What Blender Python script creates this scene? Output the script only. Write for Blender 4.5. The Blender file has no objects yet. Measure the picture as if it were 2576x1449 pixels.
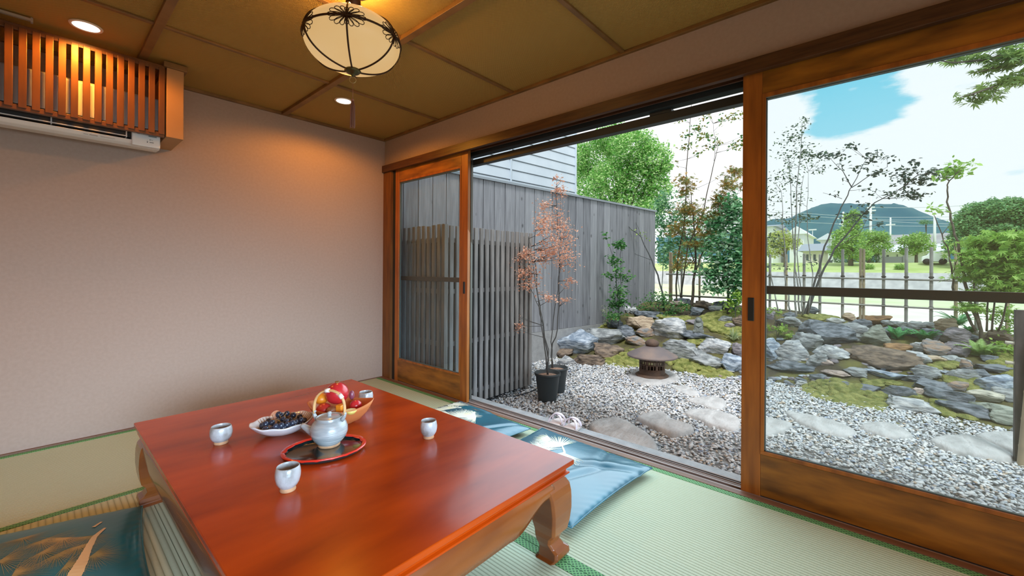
import bpy, math, random
import numpy as np
from mathutils import Vector, Matrix, noise
S = bpy.context.scene
COL = S.collection
PI = math.pi
# ---------------------------------------------------------------- camera
FPX, YAW, PIT, ROL, CXP, CYP = 1053.37, math.radians(48.482), math.radians(0.048), math.radians(0.371), 1287.4, 677.06
CAM = np.array([-2.1262, -3.4671, 1.0])
_f = np.array([math.sin(YAW)*math.cos(PIT), math.cos(YAW)*math.cos(PIT), math.sin(PIT)])
_r0 = np.array([math.cos(YAW), -math.sin(YAW), 0.0]); _u0 = np.cross(_r0, _f)
_r = _r0*math.cos(ROL)+_u0*math.sin(ROL); _u = -_r0*math.sin(ROL)+_u0*math.cos(ROL)
cd = bpy.data.cameras.new('camera'); cam = bpy.data.objects.new('camera', cd); COL.objects.link(cam); S.camera = cam
cd.sensor_width = 36.0; cd.lens = 36.0*FPX/2576; cd.clip_start = 0.02; cd.clip_end = 5000
cd.shift_x = (1288-CXP)/2576; cd.shift_y = -(724.5-CYP)/2576
cam.matrix_world = Matrix(((_r[0], _u[0], -_f[0], CAM[0]), (_r[1], _u[1], -_f[1], CAM[1]), (_r[2], _u[2], -_f[2], CAM[2]), (0, 0, 0, 1)))
# surveying helpers: the sight line through a point of the photograph, met with a real plane of the place
def ray(a, b): return _f+_r*((a-CXP)/FPX)+_u*((CYP-b)/FPX)
def G(a, b, z=0.0): d = ray(a, b); return CAM+d*((z-CAM[2])/d[2])
def PX(a, b, x): d = ray(a, b); return CAM+d*((x-CAM[0])/d[0])
def PY(a, b, y): d = ray(a, b); return CAM+d*((y-CAM[1])/d[1])
def depth(p): return float((np.asarray(p)-CAM) @ _f)
# ---------------------------------------------------------------- world: bright sky with broken cloud
W = bpy.data.worlds.new('sky'); S.world = W; W.use_nodes = True
nt = W.node_tree; nt.nodes.clear()
def N(t, **k):
    n = nt.nodes.new(t)
    for a, b in k.items(): setattr(n, a, b)
    return n
def ln(a, b): nt.links.new(a, b)
tc = N('ShaderNodeTexCoord')
mp = N('ShaderNodeMapping'); mp.inputs['Scale'].default_value = (1.0, 1.0, 2.6); ln(tc.outputs['Generated'], mp.inputs['Vector'])
nz = N('ShaderNodeTexNoise'); nz.inputs['Scale'].default_value = 3.2; nz.inputs['Detail'].default_value = 9; nz.inputs['Roughness'].default_value = .55; nz.inputs['Distortion'].default_value = .25
ln(mp.outputs['Vector'], nz.inputs['Vector'])
# two clear blue patches where the cloud has broken
def patch(px, py, rad, amt, prev):
    d = ray(px, py); d = d/np.linalg.norm(d)
    vd = N('ShaderNodeVectorMath', operation='DISTANCE'); ln(tc.outputs['Generated'], vd.inputs[0]); vd.inputs[1].default_value = tuple(d)
    mr = N('ShaderNodeMapRange', interpolation_type='SMOOTHSTEP'); ln(vd.outputs['Value'], mr.inputs['Value'])
    mr.inputs['From Min'].default_value = 0; mr.inputs['From Max'].default_value = rad; mr.inputs['To Min'].default_value = amt; mr.inputs['To Max'].default_value = 0
    ad = N('ShaderNodeMath', operation='ADD'); ln(mr.outputs['Result'], ad.inputs[0]); ln(prev, ad.inputs[1]); return ad.outputs[0]
nr = N('ShaderNodeMapRange', clamp=False); ln(nz.outputs['Fac'], nr.inputs['Value']); nr.inputs['From Min'].default_value = .3; nr.inputs['From Max'].default_value = .7; nr.inputs['To Min'].default_value = .12; nr.inputs['To Max'].default_value = .96
v = nr.outputs['Result']
for a in ((2080, 270, .17, -.36), (2260, 200, .22, -.36), (2180, 300, .10, -.10), (2050, 360, .07, -.08), (2340, 340, .2, .10), (2450, 330, .2, .08), (2000, 560, .3, .06), (2560, 440, .14, -.10), (1700, 400, .55, .5), (1300, 250, .5, .5), (1960, 320, .13, .10), (2560, 130, .16, .14), (2330, 225, .06, .12), (2440, 260, .14, .14)):
    v = patch(*a, v)
cr = N('ShaderNodeMapRange', interpolation_type='SMOOTHSTEP'); ln(v, cr.inputs['Value']); cr.inputs['From Min'].default_value = .28; cr.inputs['From Max'].default_value = .46
sx = N('ShaderNodeSeparateXYZ'); ln(tc.outputs['Generated'], sx.inputs[0])
hz = N('ShaderNodeMapRange'); ln(sx.outputs['Z'], hz.inputs['Value']); hz.inputs['From Min'].default_value = 0; hz.inputs['From Max'].default_value = .45
bl = N('ShaderNodeMix', data_type='RGBA'); ln(hz.outputs['Result'], bl.inputs['Factor'])
bl.inputs['A'].default_value = (.50, .72, .80, 1); bl.inputs['B'].default_value = (.10, .50, .66, 1)
mx = N('ShaderNodeMix', data_type='RGBA'); ln(cr.outputs['Result'], mx.inputs['Factor']); ln(bl.outputs['Result'], mx.inputs['A']); mx.inputs['B'].default_value = (.80, .82, .835, 1)
bg = N('ShaderNodeBackground'); ln(mx.outputs['Result'], bg.inputs['Color']); bg.inputs['Strength'].default_value = 1.45
wo = N('ShaderNodeOutputWorld'); ln(bg.outputs[0], wo.inputs['Surface'])
# ---------------------------------------------------------------- lights and exposure
S.view_settings.view_transform = 'Standard'; S.view_settings.look = 'None'; S.view_settings.gamma = 1.0
S.view_settings.exposure = 0.0; S.view_settings.use_curve_mapping = False
def sun(name, d, e, ang, col):
    L = bpy.data.lights.new(name, 'SUN'); L.energy = e; L.angle = math.radians(ang); L.color = col
    o = bpy.data.objects.new(name, L); COL.objects.link(o); o.rotation_euler = Vector(d).to_track_quat('-Z', 'Y').to_euler(); return o
def area(name, loc, d, sxx, syy, e, col, spread=180):
    L = bpy.data.lights.new(name, 'AREA'); L.shape = 'RECTANGLE'; L.size = sxx; L.size_y = syy; L.energy = e; L.color = col; L.spread = math.radians(spread)
    o = bpy.data.objects.new(name, L); COL.objects.link(o); o.location = loc; o.rotation_euler = Vector(d).to_track_quat('-Z', 'Y').to_euler(); return o
sun('sun', (.55, .35, -1.0), 2.3, 12, (1, .99, .97))
# unseen fill lamp added behind the camera to brighten the lower wall
area('rear_fill', (-2.3, -5.1, .85), (.20, 1, -.21), 3.0, 1.0, 30, (.52, .76, 1.0), 46)
# fill lamp added at the garden opening, on top of the sky's daylight
area('garden_fill', (.25, -2.02, .95), (-1, .05, -.8), 1.9, 1.4, 19, (.62, .85, 1.0), 130)
S.cycles.max_bounces = 7; S.cycles.diffuse_bounces = 3; S.cycles.glossy_bounces = 3; S.cycles.transmission_bounces = 3; S.cycles.transparent_max_bounces = 10
S.cycles.sample_clamp_indirect = 4.0; S.cycles.caustics_reflective = False; S.cycles.caustics_refractive = False
try: S.cycles.use_denoising = True
except Exception: pass
# ---------------------------------------------------------------- materials
MATS = {}
def mat(name, col, rough=.6, col2=None, scale=8, stretch=(1, 1, 1), bump=0, bscale=None, metal=0, coat=0, spec=.5, emit=0, emcol=None, island=0, transl=0, detail=5, contrast=(.35, .65), alpha=None, bstretch=None, coatr=.08):
    if name in MATS: return MATS[name]
    m = bpy.data.materials.new(name); m.use_nodes = True; t = m.node_tree; b = t.nodes['Principled BSDF']
    b.inputs['Base Color'].default_value = (*col, 1); b.inputs['Roughness'].default_value = rough; b.inputs['Metallic'].default_value = metal
    b.inputs['Specular IOR Level'].default_value = spec; b.inputs['Coat Weight'].default_value = coat; b.inputs['Coat Roughness'].default_value = coatr
    tcn = t.nodes.new('ShaderNodeTexCoord'); last = None
    def noisetex(sc, st):
        mpn = t.nodes.new('ShaderNodeMapping'); mpn.inputs['Scale'].default_value = st; t.links.new(tcn.outputs['Object'], mpn.inputs['Vector'])
        n = t.nodes.new('ShaderNodeTexNoise'); n.inputs['Scale'].default_value = sc; n.inputs['Detail'].default_value = detail; t.links.new(mpn.outputs[0], n.inputs['Vector']); return n
    if col2 is not None:
        n = noisetex(scale, stretch)
        r = t.nodes.new('ShaderNodeMapRange'); r.inputs['From Min'].default_value = contrast[0]; r.inputs['From Max'].default_value = contrast[1]; t.links.new(n.outputs['Fac'], r.inputs['Value'])
        fac = r.outputs['Result']
        if island:
            g = t.nodes.new('ShaderNodeNewGeometry'); mm = t.nodes.new('ShaderNodeMix'); mm.inputs['Factor'].default_value = island
            t.links.new(fac, mm.inputs['A']); t.links.new(g.outputs['Random Per Island'], mm.inputs['B']); fac = mm.outputs['Result']
        mxx = t.nodes.new('ShaderNodeMix'); mxx.data_type = 'RGBA'; mxx.inputs['A'].default_value = (*col, 1); mxx.inputs['B'].default_value = (*col2, 1)
        t.links.new(fac, mxx.inputs['Factor']); t.links.new(mxx.outputs['Result'], b.inputs['Base Color']); last = mxx.outputs['Result']
    if bump:
        n2 = noisetex(bscale or scale, bstretch or stretch); bp = t.nodes.new('ShaderNodeBump'); bp.inputs['Strength'].default_value = bump; bp.inputs['Distance'].default_value = .02
        t.links.new(n2.outputs['Fac'], bp.inputs['Height']); t.links.new(bp.outputs['Normal'], b.inputs['Normal'])
    if emit:
        b.inputs['Emission Color'].default_value = (*(emcol or col), 1); b.inputs['Emission Strength'].default_value = emit
    if transl:
        tr = t.nodes.new('ShaderNodeBsdfTranslucent'); ms = t.nodes.new('ShaderNodeMixShader'); ms.inputs[0].default_value = transl
        tr.inputs['Color'].default_value = (*col, 1)
        if last is not None: t.links.new(last, tr.inputs['Color'])
        t.links.new(b.outputs[0], ms.inputs[1]); t.links.new(tr.outputs[0], ms.inputs[2]); t.links.new(ms.outputs[0], t.nodes['Material Output'].inputs['Surface'])
    MATS[name] = m; return m
def nodes_of(m): return m.node_tree, m.node_tree.nodes['Principled BSDF']
def ramp_island(name, stops, rough=.7, noise_mix=.0, transl=0, bump=0, bscale=30):
    """colour picked per loose piece (pebble, plank, leaf)"""
    m = mat(name, stops[0][1], rough, bump=bump, bscale=bscale, transl=transl); t, b = nodes_of(m)
    g = t.nodes.new('ShaderNodeNewGeometry'); r = t.nodes.new('ShaderNodeValToRGB'); r.color_ramp.interpolation = 'LINEAR'
    e = r.color_ramp.elements
    while len(e) < len(stops): e.new(.5)
    for i, (p, c) in enumerate(stops): e[i].position = p; e[i].color = (*c, 1)
    t.links.new(g.outputs['Random Per Island'], r.inputs['Fac']); t.links.new(r.outputs['Color'], b.inputs['Base Color'])
    for n in t.nodes:
        if n.type == 'BSDF_TRANSLUCENT': t.links.new(r.outputs['Color'], n.inputs['Color'])
    return m
def srgb(r, g, b): return tuple(((c/255)/12.92 if c/255 <= .04045 else ((c/255+.055)/1.055)**2.4) for c in (r, g, b))
# ---------------------------------------------------------------- mesh helpers
class MB:
    def __init__(s): s.v = []; s.f = []; s.sm = []
    def add(s, vs, fs, smooth=False):
        o = len(s.v); s.v.extend([tuple(map(float, p)) for p in vs]); s.f.extend([tuple(i+o for i in f) for f in fs]); s.sm.extend([smooth]*len(fs)); return s
    def box(s, x0, x1, y0, y1, z0, z1):
        return s.add([(x0, y0, z0), (x1, y0, z0), (x1, y1, z0), (x0, y1, z0), (x0, y0, z1), (x1, y0, z1), (x1, y1, z1), (x0, y1, z1)],
                     [(0, 3, 2, 1), (4, 5, 6, 7), (0, 1, 5, 4), (1, 2, 6, 5), (2, 3, 7, 6), (3, 0, 4, 7)])
    def beam(s, a, b, w, h, up=(0, 0, 1)):
        a = Vector(a); b = Vector(b); d = (b-a).normalized(); u = Vector(up); sd = d.cross(u).normalized(); u = sd.cross(d)
        vs = []
        for p in (a, b):
            for i, j in ((-1, -1), (1, -1), (1, 1), (-1, 1)): vs.append(p+sd*(i*w/2)+u*(j*h/2))
        return s.add(vs, [(0, 1, 2, 3), (7, 6, 5, 4), (0, 4, 5, 1), (1, 5, 6, 2), (2, 6, 7, 3), (3, 7, 4, 0)])
    def tube(s, pts, rad, n=8, cap=True):
        pts = [Vector(p) for p in pts]; rs = rad if hasattr(rad, '__len__') else [rad]*len(pts)
        vs = []; prev = None
        for i, p in enumerate(pts):
            d = (pts[min(i+1, len(pts)-1)]-pts[max(i-1, 0)]).normalized()
            if prev is None:
                a = Vector((0, 0, 1)) if abs(d.z) < .9 else Vector((1, 0, 0)); e1 = d.cross(a).normalized()
            else: e1 = (prev-d*prev.dot(d)).normalized()
            e2 = d.cross(e1); prev = e1
            for k in range(n): t = 2*PI*k/n; vs.append(p+(e1*math.cos(t)+e2*math.sin(t))*rs[i])
        fs = [(i*n+k, i*n+(k+1) % n, (i+1)*n+(k+1) % n, (i+1)*n+k) for i in range(len(pts)-1) for k in range(n)]
        if cap: fs += [tuple(range(n-1, -1, -1)), tuple((len(pts)-1)*n+k for k in range(n))]
        return s.add(vs, fs, True)
    def lathe(s, prof, n=48, c=(0, 0, 0), sx=1, sy=1, rot=0, wob=None):
        vs = []
        for r, z in prof:
            for k in range(n):
                t = 2*PI*k/n; rr = r*(wob(t, z) if wob else 1)
                x, y = rr*math.cos(t)*sx, rr*math.sin(t)*sy
                vs.append((c[0]+x*math.cos(rot)-y*math.sin(rot), c[1]+x*math.sin(rot)+y*math.cos(rot), c[2]+z))
        fs = [(i*n+k, i*n+(k+1) % n, (i+1)*n+(k+1) % n, (i+1)*n+k) for i in range(len(prof)-1) for k in range(n)]
        return s.add(vs, fs, True)
    def prism(s, poly, z0, z1, top=1.0):
        """poly: xy outline ccw"""
        n = len(poly); cx = sum(p[0] for p in poly)/n; cy = sum(p[1] for p in poly)/n
        vs = [(x, y, z0) for x, y in poly]+[(cx+(x-cx)*top, cy+(y-cy)*top, z1) for x, y in poly]
        return s.add(vs, [tuple(range(n-1, -1, -1)), tuple(range(n, 2*n))]+[(i, (i+1) % n, n+(i+1) % n, n+i) for i in range(n)])
    def ball(s, c, r, n=12, m=8, sc=(1, 1, 1)):
        prof = [(math.sin(PI*i/m)*r, -math.cos(PI*i/m)*r) for i in range(m+1)]
        o = len(s.v); s.lathe(prof, n)
        for i in range(o, len(s.v)): x, y, z = s.v[i]; s.v[i] = (c[0]+x*sc[0], c[1]+y*sc[1], c[2]+z*sc[2])
        return s
def link(name, mb, m, parent=None, bevel=0, seg=2, loc=None, subsurf=0, smooth_angle=None):
    me = bpy.data.meshes.new(name); me.from_pydata(mb.v, [], mb.f); me.polygons.foreach_set('use_smooth', mb.sm); me.update()
    if isinstance(m, (list, tuple)):
        for a in m: me.materials.append(a)
    else: me.materials.append(m)
    o = bpy.data.objects.new(name, me); COL.objects.link(o)
    if parent is not None: o.parent = parent
    if loc is not None: o.location = loc
    if bevel:
        b = o.modifiers.new('bevel', 'BEVEL'); b.width = bevel; b.segments = seg; b.limit_method = 'ANGLE'; b.harden_normals = False
    if subsurf: b = o.modifiers.new('ss', 'SUBSURF'); b.levels = subsurf; b.render_levels = subsurf
    return o
def tag(o, label, cat, group=None, kind=None):
    if label: o['label'] = label
    if cat: o['category'] = cat
    if group: o['group'] = group
    if kind: o['kind'] = kind
    return o
def struct(name, mb, m, bevel=0, **k): o = link(name, mb, m, bevel=bevel, **k); o['kind'] = 'structure'; return o
def thing(name, label, cat, loc=(0, 0, 0), rz=0, group=None, kind=None):
    o = bpy.data.objects.new(name, None); COL.objects.link(o); o.location = [float(c) for c in loc]; o.rotation_euler = (0, 0, rz); o.empty_display_size = .05
    return tag(o, label, cat, group, kind)
def copy_tree(o, parent=None):
    c = o.copy(); COL.objects.link(c)
    if parent is not None: c.parent = parent
    for ch in list(o.children): copy_tree(ch, c)
    return c
def fast_mesh(name, V, F, m, parent=None, smooth=False, loc=None):
    """V (n,3) array, F (m,k) array of one face size"""
    me = bpy.data.meshes.new(name); V = np.asarray(V, np.float32); F = np.asarray(F, np.int32); k = F.shape[1]
    me.vertices.add(len(V)); me.vertices.foreach_set('co', V.ravel()); me.loops.add(F.size); me.loops.foreach_set('vertex_index', F.ravel())
    me.polygons.add(len(F)); me.polygons.foreach_set('loop_start', np.arange(0, F.size, k, dtype=np.int32)); me.polygons.foreach_set('loop_total', np.full(len(F), k, np.int32))
    if smooth: me.polygons.foreach_set('use_smooth', np.ones(len(F), bool))
    me.update(calc_edges=True); me.validate()
    for a in (m if isinstance(m, (list, tuple)) else [m]): me.materials.append(a)
    o = bpy.data.objects.new(name, me); COL.objects.link(o)
    if parent is not None: o.parent = parent
    if loc is not None: o.location = loc
    return o
def wloc(p):
    x = Vector((0, 0, 0))
    while p is not None: x += Vector(p.location); p = p.parent
    return x
def wlink(name, mb, m, parent, **k):
    """link a mesh written in world coordinates under its parent"""
    o = wloc(parent); mb.v = [(a-o.x, b-o.y, c-o.z) for a, b, c in mb.v]; return link(name, mb, m, parent, **k)
def wfast(name, V, F, m, parent, **k):
    o = wloc(parent); return fast_mesh(name, np.asarray(V)-np.array([o.x, o.y, o.z]), F, m, parent, **k)
# ================================================================ ROOM
H = 2.197
plaster = mat('plaster', (.42, .308, .245), .92, col2=(.395, .288, .228), scale=60, bump=.06, bscale=220)
wood_dk = mat('dark_wood', (.10, .040, .014), .42, col2=(.055, .020, .008), scale=6, stretch=(6, 1, 12), bump=.04)
wood_lt = mat('lacquered_cedar', (.38, .145, .014), .38, col2=(.11, .038, .006), scale=3.2, stretch=(6, 1.2, 6), contrast=(.35, .72), bump=.03, coat=.15)
wood_v = mat('lacquered_cedar_upright', (.42, .135, .018), .38, col2=(.23, .068, .010), scale=4, stretch=(8, 8, .8), contrast=(.35, .72), bump=.03, coat=.15)
batten_m = mat('ceiling_batten', (.26, .125, .035), .5, col2=(.17, .08, .02), scale=8)
alu = mat('dark_aluminium', (.022, .028, .030), .5)
alu_b = mat('bronze_aluminium', (.12, .115, .10), .38, metal=.5)
groove = mat('groove_black', (.02, .017, .014), .7)
# woven ceiling panels: basket weave by two crossed waves
ceil_m = mat('woven_ceiling', (.17, .108, .035), .8); t, b = nodes_of(ceil_m)
tcn = t.nodes.new('ShaderNodeTexCoord'); wv = []
for rot in (45, -45):
    mpn = t.nodes.new('ShaderNodeMapping'); mpn.inputs['Rotation'].default_value = (0, 0, math.radians(rot)); t.links.new(tcn.outputs['Object'], mpn.inputs[0])
    w_ = t.nodes.new('ShaderNodeTexWave'); w_.inputs['Scale'].default_value = 55; w_.inputs['Distortion'].default_value = .6; w_.inputs['Detail'].default_value = 1; t.links.new(mpn.outputs[0], w_.inputs[0]); wv.append(w_)
mu = t.nodes.new('ShaderNodeMath'); mu.operation = 'MULTIPLY'; t.links.new(wv[0].outputs['Fac'], mu.inputs[0]); t.links.new(wv[1].outputs['Fac'], mu.inputs[1])
mc = t.nodes.new('ShaderNodeMix'); mc.data_type = 'RGBA'; mc.inputs['A'].default_value = (.32, .18, .032, 1); mc.inputs['B'].default_value = (.76, .46, .12, 1)
t.links.new(mu.outputs[0], mc.inputs['Factor']); t.links.new(mc.outputs['Result'], b.inputs['Base Color'])
bp = t.nodes.new('ShaderNodeBump'); bp.inputs['Strength'].default_value = .5; bp.inputs['Distance'].default_value = .01; t.links.new(mu.outputs[0], bp.inputs['Height']); t.links.new(bp.outputs[0], b.inputs['Normal'])
XW, YR = -3.7, -5.25
struct('floor', MB().box(XW, .02, YR, .0, -.12, -.03), wood_dk)
struct('wall_back', MB().box(XW-.1, .10, .0, .12, -.3, H+.1), plaster)
struct('wall_left', MB().box(XW-.1, XW, YR-.1, .0, -.1, H+.05), plaster)
struct('wall_window', MB().box(.0, .10, YR, .0, 1.947, H+.1), plaster)
struct('wall_rear', MB().box(XW, .0, YR-.1, YR, 1.5, H), plaster)
struct('wall_window_end', MB().box(.0, .10, YR, -4.10, -.1, 1.947), plaster)
struct('ceiling', MB().box(XW, .0, YR, .0, H, H+.05), ceil_m)
n_ = 0
def trim(mb, m, bevel=0.002):
    global n_
    n_ += 1; return struct('trim_%d' % n_, mb, m, bevel=bevel)
for x in (-1.742, -.882, -2.62): trim(MB().box(x-.019, x+.019, YR, -.02, H-.022, H), batten_m)
for y in (-.80, -1.60, -2.40, -3.2, -4.0): trim(MB().box(XW, -.02, y-.012, y+.012, H-.012, H), batten_m)
trim(MB().box(XW, 0, -.022, 0, H-.02, H), batten_m); trim(MB().box(-.022, 0, YR, -.02, H-.02, H), batten_m)
# lintel with its grooves, sill with its tracks
lin = trim(MB().box(-.03, .0, -4.2, -.0, 1.885, 1.947).box(0, .012, -4.2, -.0, 1.90, 1.947).box(.036, .046, -4.2, -.0, 1.885, 1.947).box(.07, .10, -4.2, 0, 1.9, 1.947), wood_dk)
trim(MB().box(-.05, -.012, -4.2, .0, -.03, .004), mat('sill_inner', (.20, .095, .05), .5, col2=(.12, .055, .03), scale=5, stretch=(8, 1, 8)))
sill_m = mat('worn_sill', (.30, .24, .22), .5, col2=(.20, .15, .13), scale=5, stretch=(8, 1, 8))
trim(MB().box(-.012, .125, -4.2, .0, -.07, -.016), groove)
trim(MB().box(-.012, .010, -4.2, .0, -.016, -.002).box(.034, .05, -4.2, .0, -.016, -.004).box(.06, .068, -4.2, .0, -.016, -.006).box(.08, .086, -4.2, 0, -.016, -.006).box(.112, .125, -4.2, .0, -.016, -.012), sill_m)
trim(MB().box(-.9, .0, -.012, 0, -.03, .006).box(XW, -.9, -.018, 0, -.03, .010), mat('brown_edge', (.16, .08, .045), .6))
struct('post_corner', MB().box(-.012, .07, -.125, .0, -.03, 1.885), mat('corner_post', (.20, .075, .012), .5, col2=(.12, .045, .01), scale=4, stretch=(8, 8, 1)))
struct('gap_dark', MB().box(.012, .06, -.165, -.125, -.02, 1.885), groove)
# outer aluminium head frame, with the slit of daylight over the screen door rail
trim(MB().box(.075, .135, -4.2, -.06, 1.868, 1.91), alu)
trim(MB().box(.105, .155, -4.2, -.06, 1.806, 1.850), alu)
trim(MB().box(.135, .150, -4.2, -.06, 1.850, 1.856).box(.105, .15, -2.62, -2.50, 1.85, 1.868), alu)
# glass
def glass_mat(name, tint, refl=1.0):
    m = bpy.data.materials.new(name); m.use_nodes = True; t = m.node_tree; t.nodes.clear()
    o = t.nodes.new('ShaderNodeOutputMaterial'); tr = t.nodes.new('ShaderNodeBsdfTransparent'); tr.inputs[0].default_value = (*tint, 1)
    gl = t.nodes.new('ShaderNodeBsdfGlossy'); gl.inputs['Roughness'].default_value = 0.0
    fr = t.nodes.new('ShaderNodeFresnel'); gq = t.nodes.new('ShaderNodeNewGeometry'); mi = t.nodes.new('ShaderNodeMapRange'); mi.inputs['To Min'].default_value = 1.5; mi.inputs['To Max'].default_value = 1/1.5; t.links.new(gq.outputs['Backfacing'], mi.inputs['Value']); t.links.new(mi.outputs['Result'], fr.inputs['IOR'])
    mu = t.nodes.new('ShaderNodeMath'); mu.operation = 'MULTIPLY'; mu.inputs[1].default_value = refl; t.links.new(fr.outputs[0], mu.inputs[0])
    mx = t.nodes.new('ShaderNodeMixShader'); t.links.new(mu.outputs[0], mx.inputs[0]); t.links.new(tr.outputs[0], mx.inputs[1]); t.links.new(gl.outputs[0], mx.inputs[2]); t.links.new(mx.outputs[0], o.inputs[0]); return m
glass = glass_mat('window_glass', (.94, .985, .99), .5)
mesh_m = bpy.data.materials.new('insect_mesh'); mesh_m.use_nodes = True; t = mesh_m.node_tree; t.nodes.clear()
o_ = t.nodes.new('ShaderNodeOutputMaterial'); tr = t.nodes.new('ShaderNodeBsdfTransparent'); df = t.nodes.new('ShaderNodeBsdfDiffuse'); df.inputs[0].default_value = (.75, .8, .8, 1)
mx_ = t.nodes.new('ShaderNodeMixShader'); mx_.inputs[0].default_value = .13; t.links.new(tr.outputs[0], mx_.inputs[1]); t.links.new(df.outputs[0], mx_.inputs[2]); t.links.new(mx_.outputs[0], o_.inputs[0])
mesh_dk = bpy.data.materials.new('insect_mesh_doubled'); mesh_dk.use_nodes = True; t = mesh_dk.node_tree; t.nodes.clear()
o_ = t.nodes.new('ShaderNodeOutputMaterial'); tr = t.nodes.new('ShaderNodeBsdfTransparent'); df = t.nodes.new('ShaderNodeBsdfDiffuse'); df.inputs[0].default_value = (.16, .20, .22, 1)
mx_ = t.nodes.new('ShaderNodeMixShader'); mx_.inputs[0].default_value = .30; t.links.new(tr.outputs[0], mx_.inputs[1]); t.links.new(df.outputs[0], mx_.inputs[2]); t.links.new(mx_.outputs[0], o_.inputs[0])
def door(k, y0, y1, label, stile0=.07, stile1=.075):
    """sliding door from y0 (far) to y1 (near), leaf 24 mm thick"""
    e = thing('door_%d' % k, label, 'sliding door', (.012, (y0+y1)/2, 0), kind='structure')
    xa, xb = .010, .036
    e_m = wlink('stile', MB().box(xa, xb, y0-stile0, y0, -.005, 1.90), wood_v, e, bevel=.002)
    wlink('stile', MB().box(xa, xb, y1, y1+stile1, -.005, 1.90), wood_v, e, bevel=.002)
    top = wlink('top_rail', MB().box(xa, xb, y1+stile1, y0-stile0, 1.79, 1.90), wood_lt, e, bevel=.002)
    bot = wlink('bottom_rail', MB().box(xa, xb, y1+stile1, y0-stile0, .0, .185), wood_lt, e, bevel=.002)
    # slim beads around the pane
    a, b_ = y1+stile1, y0-stile0
    wlink('pane_bead', MB().box(xa-.003, xa+.006, a, b_, .185, .200).box(xa-.003, xa+.006, a, b_, 1.772, 1.79).box(xa-.003, xa+.006, a, a+.014, .2, 1.772).box(xa-.003, xa+.006, b_-.014, b_, .2, 1.772), wood_v, e, bevel=.001)
    g = MB().box(.020, .024, a, b_, .19, 1.785); wlink('glass_pane', g, glass, e)
    wlink('glass_seal', MB().box(.017, .027, a+.012, b_-.012, .198, .204).box(.017, .027, a+.012, b_-.012, 1.764, 1.77).box(.017, .027, a+.012, a+.018, .2, 1.77).box(.017, .027, b_-.018, b_-.012, .2, 1.77), mat('seal', (.10, .14, .14), .4), e)
    return e
d1 = door(1, -.165, -1.130, 'narrow glazed sliding door in orange wood beside the plaster wall', .05, .075)
d2 = door(2, -2.985, -4.06, 'wide glazed sliding door in orange wood, nearest the camera', .078, .07)
pull = mat('door_pull', (.012, .02, .022), .35)
wlink('door_pull', MB().box(.006, .011, -1.105, -1.085, .815, .905), pull, d1, bevel=.002)
wlink('door_pull', MB().box(.006, .011, -3.035, -3.010, .775, .88), pull, d2, bevel=.002)
# insect screens running outside the glass doors
def screen(k, y0, y1, label, mm):
    e = thing('door_%d' % k, label, 'screen door', (.095, (y0+y1)/2, 0), kind='structure')
    xa, xb = .085, .105
    wlink('stile', MB().box(xa, xb, y0-.03, y0, -.01, 1.86), alu_b, e); wlink('stile', MB().box(xa, xb, y1, y1+.03, -.01, 1.86), alu_b, e)
    wlink('top_rail', MB().box(xa, xb, y1+.03, y0-.03, 1.80, 1.86), alu_b, e)
    wlink('bottom_rail', MB().box(xa, xb, y1+.03, y0-.03, -.01, .05), alu_b, e)
    wlink('middle_rail', MB().box(xa, xb, y1+.03, y0-.03, .895, .933), alu_b, e, bevel=.003)
    wlink('mesh', MB().add([(.095, y1+.03, .05), (.095, y0-.03, .05), (.095, y0-.03, 1.8), (.095, y1+.03, 1.8)], [(0, 1, 2, 3)]), mm, e)
screen(3, -.10, -1.085, 'insect screen door behind the narrow sliding door', mesh_dk)
screen(4, -3.02, -4.1, 'insect screen door with a wide bronze middle rail behind the wide sliding door', mesh_m)
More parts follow.
